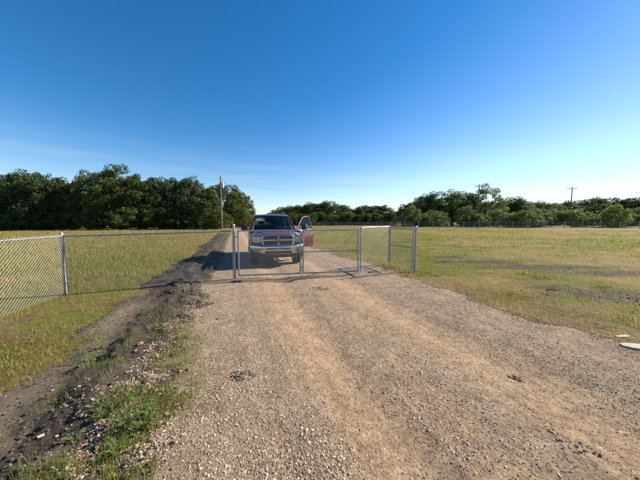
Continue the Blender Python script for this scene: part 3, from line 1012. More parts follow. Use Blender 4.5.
# ------------------------------------------------------------------ far fence across the field
FA = Vector((at_depth(296, 55), 55.0)); FB = Vector((at_depth(418, 54), 54.0)); FC = Vector((at_depth(700, 45), 45.0))
def far_fence(A, B, label, h=1.25, step=3.05, heavy=()):
    root = empty('chain_link_fence', (A.x, A.y, float(H(A.x, A.y))))
    zb = root.location.z
    d = B - A; L = d.length; d.normalize()
    n = max(1, int(round(L / step)))
    zs = []
    base = post_shape(h, 0.017).build('post', M_GALV, root, 50)
    big = None
    for k in range(n + 1):
        u = L * k / n
        q = A + d * u
        g = float(H(q.x, q.y)) - zb
        zs.append((u, g))
        o = base if k == 0 else base.copy()
        if k: C.objects.link(o)
        o.parent = root
        o.location = (d.x * u, d.y * u, g)
        if k in heavy: o.scale = (2.4, 2.4, 1.06)
    rails = [(d.x * u, d.y * u, g + h - 0.01) for u, g in zs]
    MB().tube(rails, 0.021, 6).build('top_rail', M_GALV, root)
    A_, B_ = [], []
    off = (-d.y * 0.06, d.x * 0.06)
    s = 0.085
    for i in range(int((L - h) / s)):
        u = i * s
        g = float(np.interp(u, [z[0] for z in zs], [z[1] for z in zs]))
        p0 = (d.x * u - off[0], d.y * u - off[1], g + 0.04); p1 = (d.x * (u + h) - off[0], d.y * (u + h) - off[1], g + h - 0.02)
        A_.append(p0); B_.append(p1)
        A_.append((p1[0] - off[0] * .1, p1[1] - off[1] * .1, p0[2])); B_.append((p0[0] - off[0] * .1, p0[1] - off[1] * .1, p1[2]))
    segs_mesh('chain_link_mesh', A_, B_, 0.0026, root)
    tag(root, label, 'fence', 'far fences')
far_fence(FA, FB, 'far chain-link fence stretch seen through the gate beyond the driveway')
far_fence(FB, FC, 'far chain-link fence crossing the right-hand field in front of the trees', heavy=(0, 12, 15))
# fence on the far side of the left field, seen low against the wood

# ------------------------------------------------------------------ pickup truck
def make_paint():
    m, nt, out = new_mat('dark_red_paint')
    tc = nd(nt, 'ShaderNodeTexCoord')
    n = noise(nt, 3.0, 5, 0.6, tc.outputs['Object'])
    p = nd(nt, 'ShaderNodeBsdfPrincipled')
    nt.links.new(ramp(nt, n, [(0.3, (0.062, 0.004, 0.006)), (0.7, (0.072, 0.005, 0.007))]), p.inputs['Base Color'])
    nt.links.new(ramp(nt, n, [(0.35, (0.22,) * 3), (0.7, (0.34,) * 3)]), p.inputs['Roughness'])
    p.inputs['Metallic'].default_value = 0.1
    p.inputs['Coat Weight'].default_value = 1.0
    p.inputs['Coat Roughness'].default_value = 0.05
    p.inputs['Coat IOR'].default_value = 1.5
    nt.links.new(p.outputs[0], out.inputs[0])
    return m
M_PAINT = make_paint()
M_FRAME = simple_mat('red_window_frame', (0.20, 0.016, 0.022), 0.6, var=0.1)
M_CHROME = simple_mat('chrome', (0.47, 0.48, 0.50), 0.20, metal=1.0, var=0.05, scale=4)
M_BLACK = simple_mat('black_plastic', (0.018, 0.018, 0.019), 0.55, var=0.2, bump=0.15)
M_RUB = simple_mat('tyre_rubber', (0.022, 0.021, 0.02), 0.85, var=0.3, scale=12, bump=0.3)
M_RIM = simple_mat('alloy', (0.55, 0.56, 0.58), 0.28, metal=0.9, var=0.06)
M_DARK = simple_mat('interior_trim', (0.035, 0.034, 0.036), 0.8, var=0.2)
M_SEAT = simple_mat('seat_cloth', (0.06, 0.058, 0.06), 0.9, var=0.2, bump=0.3)
M_LAMPRED = simple_mat('tail_lens', (0.35, 0.01, 0.012), 0.15, coat=1.0)
M_AMBER = simple_mat('amber_lens', (0.55, 0.17, 0.02), 0.2, coat=1.0)
def make_glass(name, tint, a):
    m, nt, out = new_mat(name)
    t = nd(nt, 'ShaderNodeBsdfTransparent'); t.inputs[0].default_value = (*tint, 1)
    g = nd(nt, 'ShaderNodeBsdfGlossy'); g.inputs['Roughness'].default_value = 0.03
    g.inputs['Color'].default_value = (0.9, 0.95, 1, 1)
    lw = nd(nt, 'ShaderNodeLayerWeight'); lw.inputs[0].default_value = 0.5
    pw = nd(nt, 'ShaderNodeMath', operation='POWER'); pw.inputs[1].default_value = 5.0
    nt.links.new(lw.outputs['Facing'], pw.inputs[0])
    ad = nd(nt, 'ShaderNodeMath', operation='MULTIPLY_ADD'); ad.inputs[1].default_value = 0.9; ad.inputs[2].default_value = 0.05 + a
    nt.links.new(pw.outputs[0], ad.inputs[0])
    mx = nd(nt, 'ShaderNodeMixShader')
    nt.links.new(ad.outputs[0], mx.inputs[0])
    nt.links.new(t.outputs[0], mx.inputs[1]); nt.links.new(g.outputs[0], mx.inputs[2])
    nt.links.new(mx.outputs[0], out.inputs[0])
    return m
M_GLASS = make_glass('window_glass', (0.42, 0.47, 0.47), 0.0)
M_LENS = make_glass('lamp_lens', (0.9, 0.92, 0.93), 0.06)

TP = at(279, 268.0)
TZ = float(Hs(TP.x, TP.y))
truck = empty('pickup_truck', (TP.x, TP.y, TZ), R(16.5))
truck.scale = (0.925, 0.925, 0.945)
tag(truck, 'dark red pickup truck with chrome grille and its driver door open behind the gate', 'truck')
T = truck
WR = 0.405
AXF, AXR = 0.98, 4.55

def mir(half):
    return [(x, z) for x, z in half] + [(-x, z) for x, z in half[::-1]]
def ring(y, half):
    return [(x, y, z) for x, z in mir(half)]

def boolean_cut(o, cutters):
    """subtract closed shapes from a mesh object (wheel arches)"""
    for mb in cutters:
        c = mb.build('cut', None, None)
        md = o.modifiers.new('b', 'BOOLEAN'); md.operation = 'DIFFERENCE'; md.object = c; md.solver = 'EXACT'
        dg = bpy.context.evaluated_depsgraph_get()
        me = bpy.data.meshes.new_from_object(o.evaluated_get(dg))
        o.modifiers.clear()
        old = o.data; o.data = me; bpy.data.meshes.remove(old)
        cm = c.data
        bpy.data.objects.remove(c); bpy.data.meshes.remove(cm)
    bm = bmesh.new(); bm.from_mesh(o.data)
    for f in bm.faces: f.smooth = True
    for e in bm.edges:
        e.smooth = not (len(e.link_faces) != 2 or e.calc_face_angle(0) > R(32))
    bm.to_mesh(o.data); bm.free()

# front clip: fenders and inner structure
def clip_half(w, top, low=0.47):
    return [(0.0, low), (w * 0.80, low), (w * 0.955, low + 0.03), (w * 0.985, 0.66), (w, 0.82), (w * 0.992, 0.98), (w * 0.955, top - 0.05), (w * 0.90, top - 0.008), (w * 0.84, top), (0.0, top)]
rings = []
for y, w, top, low in ((0.28, 0.88, 1.08, 0.60), (0.32, 0.955, 1.11, 0.56), (0.40, 0.98, 1.13, 0.52), (0.6, 0.995, 1.15, 0.47), (1.0, 1.005, 1.175, 0.45), (1.4, 1.0, 1.205, 0.45), (1.52, 0.998, 1.215, 0.45)):
    rings.append(ring(y, clip_half(w, top, low)))
fen = MB().loft(rings).build('fender', M_PAINT, T, 32)
arch = [MB().lathe([(0.50, sx * 0.62), (0.50, sx * 1.2)], 40, 'x', (0, AXF, WR + 0.02)) for sx in (-1, 1)]
boolean_cut(fen, arch)
for sx in (-1, 1):      # dark liners and flares
    pr = []
    m = MB()
    n = 24
    rg = []; lip = []
    for k in range(n + 1):
        a = math.pi * (-0.08 + 1.16 * k / n)
        c_, s_ = math.cos(a), math.sin(a)
        rg.append([(sx * x, AXF + c_ * r_, WR + 0.02 + s_ * r_) for x, r_ in ((0.60, 0.515), (0.99, 0.49), (0.99, 0.495), (0.60, 0.53))])
        if 0.0 <= a <= math.pi: lip.append([(sx * x, AXF + c_ * r_, WR + 0.02 + s_ * r_) for x, r_ in ((0.985, 0.498), (1.012, 0.498), (1.018, 0.515), (1.004, 0.535), (0.985, 0.53))])
    MB().loft(rg).build('wheel_arch_liner', M_BLACK, T, 40)
    MB().loft(lip).build('wheel_arch_trim', M_PAINT, T, 40)
# hood with raised centre
rings = []
for y, top, w, b in ((0.17, 1.075, 0.72, 0.0), (0.20, 1.125, 0.78, 0.02), (0.34, 1.165, 0.83, 0.035), (0.7, 1.205, 0.85, 0.05), (1.1, 1.235, 0.86, 0.05), (1.42, 1.25, 0.87, 0.045)):
    bow = 0.10
    xs = [-1, -0.93, -0.66, -0.60, -0.3, 0, 0.3, 0.60, 0.66, 0.93, 1]
    up = []
    for q in xs:
        k = 1 if abs(q) <= 0.60 else 0
        dz = b * (1.0 if abs(q) <= 0.60 else 0.0) + 0.012 * (1 - q * q) - (0.035 if abs(q) > 0.95 else 0)
        yy = y + (0.10 * q * q if y < 0.5 else 0) - (0.10 * (1 - q * q) * (y > 1.3) * -1 * 0)
        up.append((q * w, yy, top + dz))
    dn = [(p[0] * 0.985, p[1] + 0.01, p[2] - 0.06) for p in up[::-1]]
    rings.append(up + dn)
hood = MB().loft(rings).build('hood', M_PAINT, T, 28)
# cowl
MB().box((0, 1.50, 1.225), (1.70, 0.16, 0.05), bev=0.015).build('cowl', M_BLACK, T)

# grille: chrome surround, dark mesh, chrome crosshair, emblem
GZ0, GZ1 = 0.775, 1.15
def yfront(x): return 0.095 + 0.12 * (x / 0.9) ** 2
grl = MB()
out_, inn = [], []
def gcontour(sx, zc, hw, hh):
    pts = []
    for k in range(36):
        a = 2 * math.pi * k / 36
        c_, s_ = math.cos(a), math.sin(a)
        p_ = 0.30
        x = math.copysign(abs(c_) ** p_, c_) * hw * (1 - 0.07 * (-s_ + 1) / 2)
        z = zc + math.copysign(abs(s_) ** p_, s_) * hh
        pts.append((x, yfront(x), z))
    return pts
zc = (GZ0 + GZ1) / 2
o1 = gcontour(0, zc, 0.615, 0.198); i1 = gcontour(0, zc, 0.56, 0.158)
fr = lambda P, dy: [(p[0], p[1] + dy, p[2]) for p in P]
grille = MB().loft([fr(o1, 0.06), fr(o1, -0.012), fr([(a[0] * .5 + b[0] * .5, a[1] * .5 + b[1] * .5, a[2] * .5 + b[2] * .5) for a, b in zip(o1, i1)], -0.03), fr(i1, -0.012), fr(i1, 0.06)], cap=False).build('grille', M_CHROME, T, 40)
bk = MB()
V = fr(i1, 0.05)
bk.add(V, [tuple(range(len(V)))])
bk.build('grille_backing', M_BLACK, grille)
mm = MB()
for r_ in range(-8, 9):           # honeycomb-like lattice
    z = zc + r_ * 0.019
    if abs(z - zc) > 0.15: continue
    mm.tube([(-0.53, yfront(0.53) + 0.02, z)] + [(x / 10 * 0.53, yfront(x / 10 * .53) + 0.02, z) for x in range(-8, 9, 2)] + [(0.53, yfront(0.53) + 0.02, z)], 0.0035, 4)
for k in range(-20, 21):
    x = k * 0.026
    mm.tube([(x, yfront(x) + 0.022, zc - 0.155), (x, yfront(x) + 0.022, zc + 0.155)], 0.0035, 4)
mm.build('grille_lattice', M_BLACK, grille)
cb = MB()
cb.loft([[(x, yfront(x) - 0.022 + dy, zc + 0.012 + dz) for dy, dz in ((0.03, -0.028), (-0.004, -0.022), (-0.012, 0), (-0.004, 0.022), (0.03, 0.028))] for x in [i * 0.0535 for i in range(-10, 11)]])
cb.build('crossbar', M_CHROME, grille, 40)
MB().loft([[(dx, 0.095 - 0.024 + dy, z) for dx, dy in ((-0.028, 0.03), (-0.022, -0.004), (0, -0.012), (0.022, -0.004), (0.028, 0.03))] for z in (zc - 0.162, zc, zc + 0.162)]).build('upright_bar', M_CHROME, grille, 40)
# emblem: dark shield with horned head outline
em = MB()
sh = [(-0.062, 0.062), (0.062, 0.062), (0.07, 0.02), (0.05, -0.04), (0, -0.085), (-0.05, -0.04), (-0.07, 0.02)]
em.loft([[(x, 0.058, zc + 0.018 + z) for x, z in sh], [(x * 0.92, 0.045, zc + 0.018 + z * 0.92) for x, z in sh]])
em.build('emblem', M_BLACK, grille, bevel=0.003)
hd = MB()
for sx in (-1, 1):
    pts = []
    for k in range(9):
        a = math.pi * (0.5 - 1.25 * k / 8)
        pts.append((sx * (0.028 + 0.020 * math.cos(a)), 0.042, zc + 0.035 + 0.020 * math.sin(a)))
    hd.tube([(sx * 0.008, 0.042, zc + 0.058)] + pts, [0.008] * 8 + [0.005, 0.003], 5)
hd.loft([[(x * k, y, zc + 0.01 + z * k) for x, z in ((-0.017, 0.045), (0.017, 0.045), (0.012, -0.03), (0.0, -0.062), (-0.012, -0.03))] for k, y in ((1, 0.046), (0.7, 0.036))])
hd.build('horned_head', M_CHROME, grille, 50)

# dark filler strips between bumper, lamps and grille
for sx in (-1, 1):
    MB().loft([[(sx * x, yfront(x) + 0.045 + 0.10 * max(0, x - 0.78) + dy, z) for dy, z in ((0.0, 0.76), (0.0, 0.90), (0.1, 0.90), (0.1, 0.76))] for x in (0.58, 0.70, 0.82, 0.93)]).build('front_filler', M_BLACK, T, 30)
# headlights
for sx in (-1, 1):
    def hp(k, dy):
        sh = [(0.615, 0.895), (0.80, 0.885), (0.915, 0.915), (0.935, 1.02), (0.90, 1.085), (0.78, 1.105), (0.64, 1.095), (0.605, 1.0)]
        cx, cz_ = 0.77, 0.995
        return [(sx * (cx + (x - cx) * k), yfront(x) + 0.02 + dy + 0.10 * max(0, x - 0.78), cz_ + (z - cz_) * k) for x, z in sh]
    hl = MB().loft([hp(1.0, 0.10), hp(1.0, 0.0), hp(0.90, -0.006), hp(0.86, 0.03)]).build('headlight', M_CHROME, T, 30)
    MB().loft([hp(0.88, -0.012), hp(0.86, -0.018)]).build('lens', M_LENS, hl, 30)
    for xx, rr in ((0.70, 0.062), (0.825, 0.058)):
        MB().lathe([(0.012, 0.05), (rr * 0.6, 0.03), (rr, -0.008), (rr * 1.05, -0.008)], 18, 'y', (sx * xx, yfront(xx) + 0.03, 1.0)).build('reflector', M_CHROME, hl, 60)
    MB().box((sx * 0.905, yfront(0.9) + 0.045, 0.985), (0.03, 0.05, 0.11), bev=0.008).build('turn_signal', M_AMBER, hl)

# bumper: chrome wrap with fog lights, dark intake and air dam
rg = []
for k in range(-14, 15):
    x = k / 14 * 0.99
    yb = 0.0 + 0.30 * (abs(x) / 0.99) ** 3.2 + 0.02 * (abs(x))
    lift = 0.03 * (abs(x) / 0.99) ** 2
    rg.append([(x, yb + dy, z + lift) for dy, z in ((0.10, 0.765), (0.025, 0.765), (0.0, 0.74), (-0.012, 0.66), (0.0, 0.60), (0.012, 0.53), (0.05, 0.475), (0.14, 0.465), (0.14, 0.60))])
bump = MB().loft(rg).build('bumper', M_CHROME, T, 30)
MB().loft([[(x, 0.012 + 0.02 * abs(x) - 0.018 + dy, z) for dy, z in ((0.02, 0.50), (0, 0.515), (0, 0.575), (0.02, 0.59))] for x in (-0.48, -0.44, 0, 0.44, 0.48)]).build('lower_intake', M_BLACK, bump)
MB().box((0, 0.005, 0.675), (0.86, 0.03, 0.055), bev=0.012).build('upper_intake', M_BLACK, bump)
for sx in (-1, 1):
    fg = MB().lathe([(0.075, 0.03), (0.078, -0.012), (0.06, -0.018), (0.055, 0.01)], 20, 'y', (sx * 0.70, 0.105, 0.60)).build('fog_light', M_BLACK, bump, 50)
    MB().lathe([(0.056, -0.012), (0.03, -0.02), (0.003, -0.022)], 16, 'y', (sx * 0.70, 0.105, 0.60)).build('fog_lens', M_LENS, bump, 60)
    for z in (0.46,):
        MB().tube([(sx * 0.36, 0.0, 0.455), (sx * 0.36, -0.03, 0.44), (sx * 0.36, -0.035, 0.405), (sx * 0.36, 0.02, 0.39)], 0.011, 8).build('tow_hook', M_BLACK, bump)
MB().box((0, 0.22, 0.40), (1.50, 0.05, 0.14), bev=0.01).build('air_dam', M_BLACK, T)

# chassis and underside
MB().box((0, 2.9, 0.44), (0.9, 5.2, 0.12), bev=0.02).build('chassis', M_BLACK, T)
for ay in (AXF, AXR):
    MB().tube([(-0.8, ay, WR), (0.8, ay, WR)], 0.05, 8).build('axle', M_BLACK, T)

# cab: floor, sills, firewall, rear wall, pillars, roof
CY0, CY1 = 1.50, 3.78
MB().box((0, (CY0 + CY1) / 2, 0.50), (1.80, CY1 - CY0 - 0.02, 0.08)).build('floor_pan', M_DARK, T)
for sx in (-1, 1):
    MB().box((sx * 0.93, (CY0 + CY1) / 2, 0.49), (0.10, CY1 - CY0 - 0.02, 0.11), bev=0.02).build('sill', M_PAINT, T)
    MB().tube([(sx * 1.02, CY0 + 0.12, 0.40), (sx * 1.02, CY1 - 0.1, 0.40)], 0.04, 8).build('side_step', M_CHROME, T, 50)
    # B and C pillars
    MB().loft([[(sx * x, y, z) for x, y in ((w - 0.05, 2.62), (w, 2.62), (w, 2.72), (w - 0.05, 2.72))] for w, z in ((0.92, 0.53), (0.95, 0.9), (0.915, 1.28), (0.70, 1.86))]).build('pillar', M_BLACK, T)
    MB().loft([[(sx * x, y, z) for x, y in ((w - 0.05, 3.60), (w, 3.60), (w + 0.004, 3.775), (w - 0.05, 3.775))] for w, z in ((0.985, 0.53), (1.0, 0.85), (0.94, 1.28), (0.70, 1.87))]).build('pillar', M_PAINT, T)
    # A pillar
    MB().tube([(sx * 0.90, 1.50, 1.24), (sx * 0.80, 1.88, 1.58), (sx * 0.70, 2.24, 1.845)], [0.05, 0.043, 0.045], 8, flat=0.8).build('pillar', M_PAINT, T, 50)
MB().box((0, 1.53, 0.90), (1.84, 0.04, 0.68)).build('firewall', M_BLACK, T)
MB().box((0, 3.755, 0.90), (1.90, 0.05, 0.76)).build('rear_wall', M_PAINT, T)
MB().box((0, 1.78, 1.13), (1.70, 0.46, 0.20), bev=0.05).build('dashboard', M_DARK, T)
rg = []
for y, z, w in ((2.13, 1.845, 0.70), (2.22, 1.885, 0.70), (2.5, 1.925, 0.715), (3.0, 1.935, 0.715), (3.4, 1.92, 0.705), (3.66, 1.885, 0.69), (3.78, 1.845, 0.68)):
    up = [(q * w, y - (0.10 * (1 - q * q) if y < 2.3 else 0), z + 0.022 * (1 - q * q) - (0.02 if abs(q) > 0.97 else 0)) for q in (-1, -0.94, -0.7, -0.35, 0, 0.35, 0.7, 0.94, 1)]
    rg.append(up + [(p[0] * 0.96, p[1], p[2] - 0.06) for p in up[::-1]])
MB().loft(rg).build('roof', M_PAINT, T, 30)
# windshield (curved sheet)
def sheet_quads(fn, nu, nv):
    V = [fn(i / nu, j / nv) for j in range(nv + 1) for i in range(nu + 1)]
    F = [(j * (nu + 1) + i, j * (nu + 1) + i + 1, (j + 1) * (nu + 1) + i + 1, (j + 1) * (nu + 1) + i) for j in range(nv) for i in range(nu)]
    return V, F
def ws(u, v):
    q = 2 * u - 1
    w = 0.885 + (0.69 - 0.885) * v
    y = 1.46 + (2.16 - 1.46) * v - 0.11 * (1 - q * q) + 0.0
    return (q * w, y, 1.235 + (1.86 - 1.235) * v + 0.018 * (1 - q * q) * v)
MB().add(*sheet_quads(ws, 12, 8)).build('windshield', M_GLASS, T, 60)
MB().add(*sheet_quads(lambda u, v: ((2 * u - 1) * (0.86 - 0.18 * v), 3.765 - 0.06 * v, 1.29 + 0.53 * v), 6, 4)).build('rear_window', M_GLASS, T, 60)
# sun strip shade and mirror inside
MB().box((0, 2.10, 1.74), (0.24, 0.04, 0.075), bev=0.02).build('interior_mirror', M_BLACK, T)
for sx in (-1, 1):
    pts = [(sx * 0.10 - 0.55 * (1 if sx < 0 else 0) * 0 + (-0.62 if sx < 0 else 0.05), 1.385 + 0.03, 1.262), (0, 0, 0)]
    x0 = -0.70 if sx < 0 else 0.02
    MB().tube([(x0 + 0.60, 1.40, 1.262), (x0 + 0.32, 1.385, 1.285), (x0, 1.44, 1.30)], 0.009, 5).build('wiper', M_BLACK, T)
# seats and wheel
for sx in (-1, 1):
    s_ = MB().box((sx * 0.42, 2.45, 0.80), (0.56, 0.55, 0.22), bev=0.06).build('seat', M_SEAT, T)
    m = MB(); rg = []
    for t in range(6):
        f = t / 5
        rg.append([(sx * 0.42 + x * (1 - 0.15 * f), 2.68 + 0.22 * f + y, 0.88 + 0.58 * f) for x, y in ((-0.27, -0.06), (0.27, -0.06), (0.24, 0.08), (-0.24, 0.08))])
    MB().loft(rg).build('seat_back', M_SEAT, s_, bevel=0.03)
    MB().box((sx * 0.42, 2.93, 1.56), (0.26, 0.10, 0.17), bev=0.04).build('headrest', M_SEAT, s_)
MB().box((0, 3.35, 0.80), (1.6, 0.5, 0.24), bev=0.06).build('rear_seat', M_SEAT, T)
MB().box((0, 3.60, 1.15), (1.6, 0.14, 0.6), bev=0.05).build('rear_seat_back', M_SEAT, T)
sw = MB()
pts = [(0.42 + 0.19 * math.cos(a), 2.10 + 0.06 * math.sin(a), 1.16 + 0.18 * math.sin(a)) for a in [2 * math.pi * k / 20 for k in range(21)]]
sw.tube(pts, 0.015, 6).tube([(0.42, 1.9, 1.10), (0.42, 2.09, 1.16)], 0.03, 6).box((0.42, 2.09, 1.16), (0.34, 0.03, 0.05))
sw.build('steering_wheel', M_BLACK, T, 50)

# doors: panel with window frame, glass, handle (mirror on the front ones). Local: hinge line at origin, door runs +y, outer face +x
def door_prof(z):
    return float(np.interp(z, [0.50, 0.58, 0.72, 0.86, 0.98, 1.10, 1.22, 1.29], [-0.045, -0.012, 0.0, 0.006, 0.004, -0.004, -0.028, -0.06]))
def door(name, Ld, front, sx, hinge, ang, withmirror):
    piv = bpy.data.objects.new(name, None)
    # panel mesh is the part itself
    zs = [0.50, 0.54, 0.60, 0.72, 0.80, 0.86, 0.92, 0.98, 1.04, 1.10, 1.16, 1.22, 1.265, 1.29]
    rg = []
    for z in zs:
        xo = door_prof(z)
        rg.append([(sx * xo, 0.0, z), (sx * (xo + 0.004), 0.015, z), (sx * (xo + 0.004), Ld - 0.015, z), (sx * xo, Ld, z), (sx * (xo - 0.09), Ld, z), (sx * (xo - 0.09), 0.0, z)])
    dr = MB().loft(rg).build(name, M_PAINT, T, 25)
    dr.location = hinge
    dr.rotation_euler = (0, 0, -sx * ang)
    # window frame outline in door plane: (y along, z up), leaning in with height
    def wx(z): return -0.065 - 0.225 * (z - 1.29) / 0.58
    if front:
        ol = [(0.02, 1.285), (0.16, 1.40), (0.32, 1.55), (0.50, 1.70), (0.66, 1.80), (0.82, 1.845), (1.0, 1.855), (Ld - 0.03, 1.855), (Ld - 0.02, 1.60), (Ld - 0.02, 1.285)]
    else:
        ol = [(0.02, 1.285), (0.02, 1.60), (0.03, 1.855), (0.4, 1.855), (0.75, 1.84), (0.90, 1.80), (Ld - 0.05, 1.55), (Ld - 0.02, 1.285)]
    MB().tube([(sx * wx(z), y, z) for y, z in ol], 0.024, 7).build('window_frame', M_FRAME, dr, 50)
    V = [(sx * (wx(z) - 0.004), y, z) for y, z in ol]
    MB().add(V, [tuple(range(len(V)))]).build('window_glass', M_GLASS, dr)
    MB().box((sx * 0.022, Ld - 0.16, 1.10), (0.035, 0.20, 0.035), bev=0.012).build('handle', M_CHROME, dr)
    # inner trim
    MB().box((sx * -0.10, Ld * 0.5, 0.92), (0.03, Ld * 0.9, 0.6), bev=0.01).build('inner_trim', M_DARK, dr)
    if withmirror:
        mb = MB()
        mb.loft([[(sx * (0.02 + 0.02), 0.24 + y, 1.30 + z) for y, z in ((-0.05, -0.03), (0.04, -0.03), (0.04, 0.03), (-0.05, 0.03))], [(sx * 0.13, 0.25 + y, 1.34 + z) for y, z in ((-0.05, -0.03), (0.04, -0.03), (0.04, 0.03), (-0.05, 0.03))]])
        mb.box((sx * 0.20, 0.24, 1.40), (0.23, 0.13, 0.25), bev=0.045)
        mb.build('wing_mirror', M_BLACK, dr, 40)
    return dr
door('door', 1.12, True, -1, (-0.998, 1.53, 0), 0.0, True)
door('door', 1.06, False, -1, (-0.998, 2.67, 0), 0.0, False)
door('door', 1.06, False, 1, (0.998, 2.67, 0), 0.0, False)
od = door('door', 1.12, True, 1, (0.998, 1.53, 0), R(53), True)
od['label'] = 'open driver door swung out to the right'

# bed: sides, floor, front wall, tailgate
BY0, BY1 = 3.82, 5.72
for sx in (-1, 1):
    rg = []
    for y, k in ((BY0, 1.0), (BY0 + 0.3, 1.0), (4.5, 1.004), (5.3, 1.0), (BY1, 0.985)):
        rg.append([(sx * x * k, y, z) for x, z in ((0.78, 0.52), (0.95, 0.50), (0.985, 0.66), (1.005, 0.86), (0.995, 1.05), (0.965, 1.22), (0.93, 1.285), (0.86, 1.285), (0.80, 1.25), (0.78, 1.2))])
    b = MB().loft(rg).build('bed_side', M_PAINT, T, 32)
    boolean_cut(b, [MB().lathe([(0.50, sx * 0.70), (0.50, sx * 1.2)], 40, 'x', (0, AXR, WR + 0.02))])
    tl = MB().box((sx * 0.955, BY1 + 0.005, 1.05), (0.10, 0.06, 0.34), bev=0.02).build('tail_light', M_LAMPRED, T)
    rg = []; lip = []
    for k in range(25):
        a = math.pi * (-0.08 + 1.16 * k / 24)
        c_, s2 = math.cos(a), math.sin(a)
        rg.append([(sx * x, AXR + c_ * r_, WR + 0.02 + s2 * r_) for x, r_ in ((0.66, 0.515), (0.99, 0.49), (0.99, 0.495), (0.66, 0.53))])
        if 0.0 <= a <= math.pi: lip.append([(sx * x, AXR + c_ * r_, WR + 0.02 + s2 * r_) for x, r_ in ((0.985, 0.498), (1.012, 0.498), (1.018, 0.515), (1.004, 0.535), (0.985, 0.53))])
    MB().loft(rg).build('wheel_arch_liner', M_BLACK, T, 40)
    MB().loft(lip).build('wheel_arch_trim', M_PAINT, T, 40)
MB().box((0, (BY0 + BY1) / 2, 0.72), (1.58, BY1 - BY0 - 0.02, 0.06)).build('bed_floor', M_BLACK, T)
MB().box((0, BY0 + 0.03, 1.0), (1.58, 0.05, 0.52)).build('bed_front', M_PAINT, T)
MB().box((0, BY1 - 0.03, 0.98), (1.60, 0.06, 0.58), bev=0.015).build('tailgate', M_PAINT, T)
MB().box((0, BY1 + 0.10, 0.60), (1.9, 0.16, 0.18), bev=0.04).build('rear_bumper', M_CHROME, T)

# wheels
def wheel(sx, y):
    o = empty('wheel_proto')
    return o
def build_wheel():
    hub = MB().lathe([(0.06, -0.13), (0.20, -0.13), (0.262, -0.12), (0.270, -0.10), (0.250, -0.02), (0.255, 0.08), (0.270, 0.12), (0.262, 0.13)], 32, 'x').build('wheel', M_RIM, T, 40)
    prof = [(0.262, -0.125), (0.30, -0.142), (0.36, -0.146), (0.39, -0.132), (0.403, -0.11), (0.405, -0.05), (0.398, -0.045), (0.398, -0.03), (0.405, -0.025), (0.405, 0.025), (0.398, 0.03), (0.398, 0.045), (0.405, 0.05), (0.403, 0.11), (0.39, 0.132), (0.36, 0.146), (0.30, 0.142), (0.262, 0.125), (0.25, 0.0)]
    ty = MB().lathe(prof, 40, 'x', closed=True)
    for k in range(44):        # shoulder tread blocks
        a = 2 * math.pi * k / 44
        for sxx in (-1, 1):
            c_, s_ = math.cos(a), math.sin(a)
            ty.add([(sxx * x, c_ * r_ - s_ * t, s_ * r_ + c_ * t) for r_ in (0.385, 0.409) for x, t in ((0.065, -0.018), (0.136, -0.018), (0.136, 0.018), (0.065, 0.018))],
                   [(0, 3, 2, 1), (4, 5, 6, 7), (0, 1, 5, 4), (1, 2, 6, 5), (2, 3, 7, 6), (3, 0, 4, 7)])
    ty.build('tyre', M_RUB, hub, 40)
    rm = MB()
    for k in range(5):
        a = 2 * math.pi * k / 5
        c_, s_ = math.cos(a), math.sin(a)
        rg = []
        for r_, w, x in ((0.05, 0.05, 0.105), (0.13, 0.042, 0.10), (0.20, 0.05, 0.085), (0.262, 0.075, 0.10)):
            rg.append([(x + dx, c_ * r_ - s_ * t, s_ * r_ + c_ * t) for dx, t in ((-0.04, -w), (0.0, -w * 0.8), (0.0, w * 0.8), (-0.04, w))])
        rm.loft(rg)
    rm.lathe([(0.065, 0.06), (0.065, 0.115), (0.05, 0.125), (0.01, 0.128)], 16, 'x')
    rm.build('spokes', M_RIM, hub, 40)
    MB().lathe([(0.17, -0.06), (0.17, -0.03)], 24, 'x').build('brake_disc', M_BLACK, hub)
    return hub
w0 = build_wheel()
first = True
for sx, y in ((1, AXF), (-1, AXF), (1, AXR), (-1, AXR)):
    w = w0 if first else copy_tree(w0, T)
    first = False
    w.location = (sx * 0.835, y, WR - 0.002)
    w.rotation_euler = (rnd.uniform(0, 6), 0, 0 if sx > 0 else math.pi)

# ------------------------------------------------------------------ loose stones, clods, grass
def sample_polar(n, r0, r1, half_deg, power=0.0):
    """points whose density falls with distance like r^-2 (as the eye can tell fewer apart)"""
    a = np.radians(rng.uniform(-half_deg, half_deg, n))
    r = r0 * (r1 / r0) ** rng.uniform(0, 1, n)
    return np.sin(a) * r, np.cos(a) * r, r

ICO = bmesh.new()
bmesh.ops.create_icosphere(ICO, subdivisions=1, radius=1.0)
ICO.verts.index_update()
IV = np.array([v.co[:] for v in ICO.verts]); IF = np.array([[v.index for v in f.verts] for f in ICO.faces])
ICO.free()
CV = np.array([(x, y, z) for z in (-.75, .75) for x, y in ((-.75, -.75), (.75, -.75), (.75, .75), (-.75, .75))])
CF = np.array([(4, 5, 6), (4, 6, 7), (0, 1, 5), (0, 5, 4), (1, 2, 6), (1, 6, 5), (2, 3, 7), (2, 7, 6), (3, 0, 4), (3, 4, 7)])
OV = np.array([(1, 0, -.7), (0.1, 1, -.7), (-1, 0.1, -.7), (0, -1, -.7), (0.3, 0.15, .6), (-0.3, -0.1, .5)], dtype=float)   # half-buried chip
OF = np.array([(0, 1, 4), (1, 5, 4), (1, 2, 5), (2, 3, 5), (3, 4, 5), (3, 0, 4)])

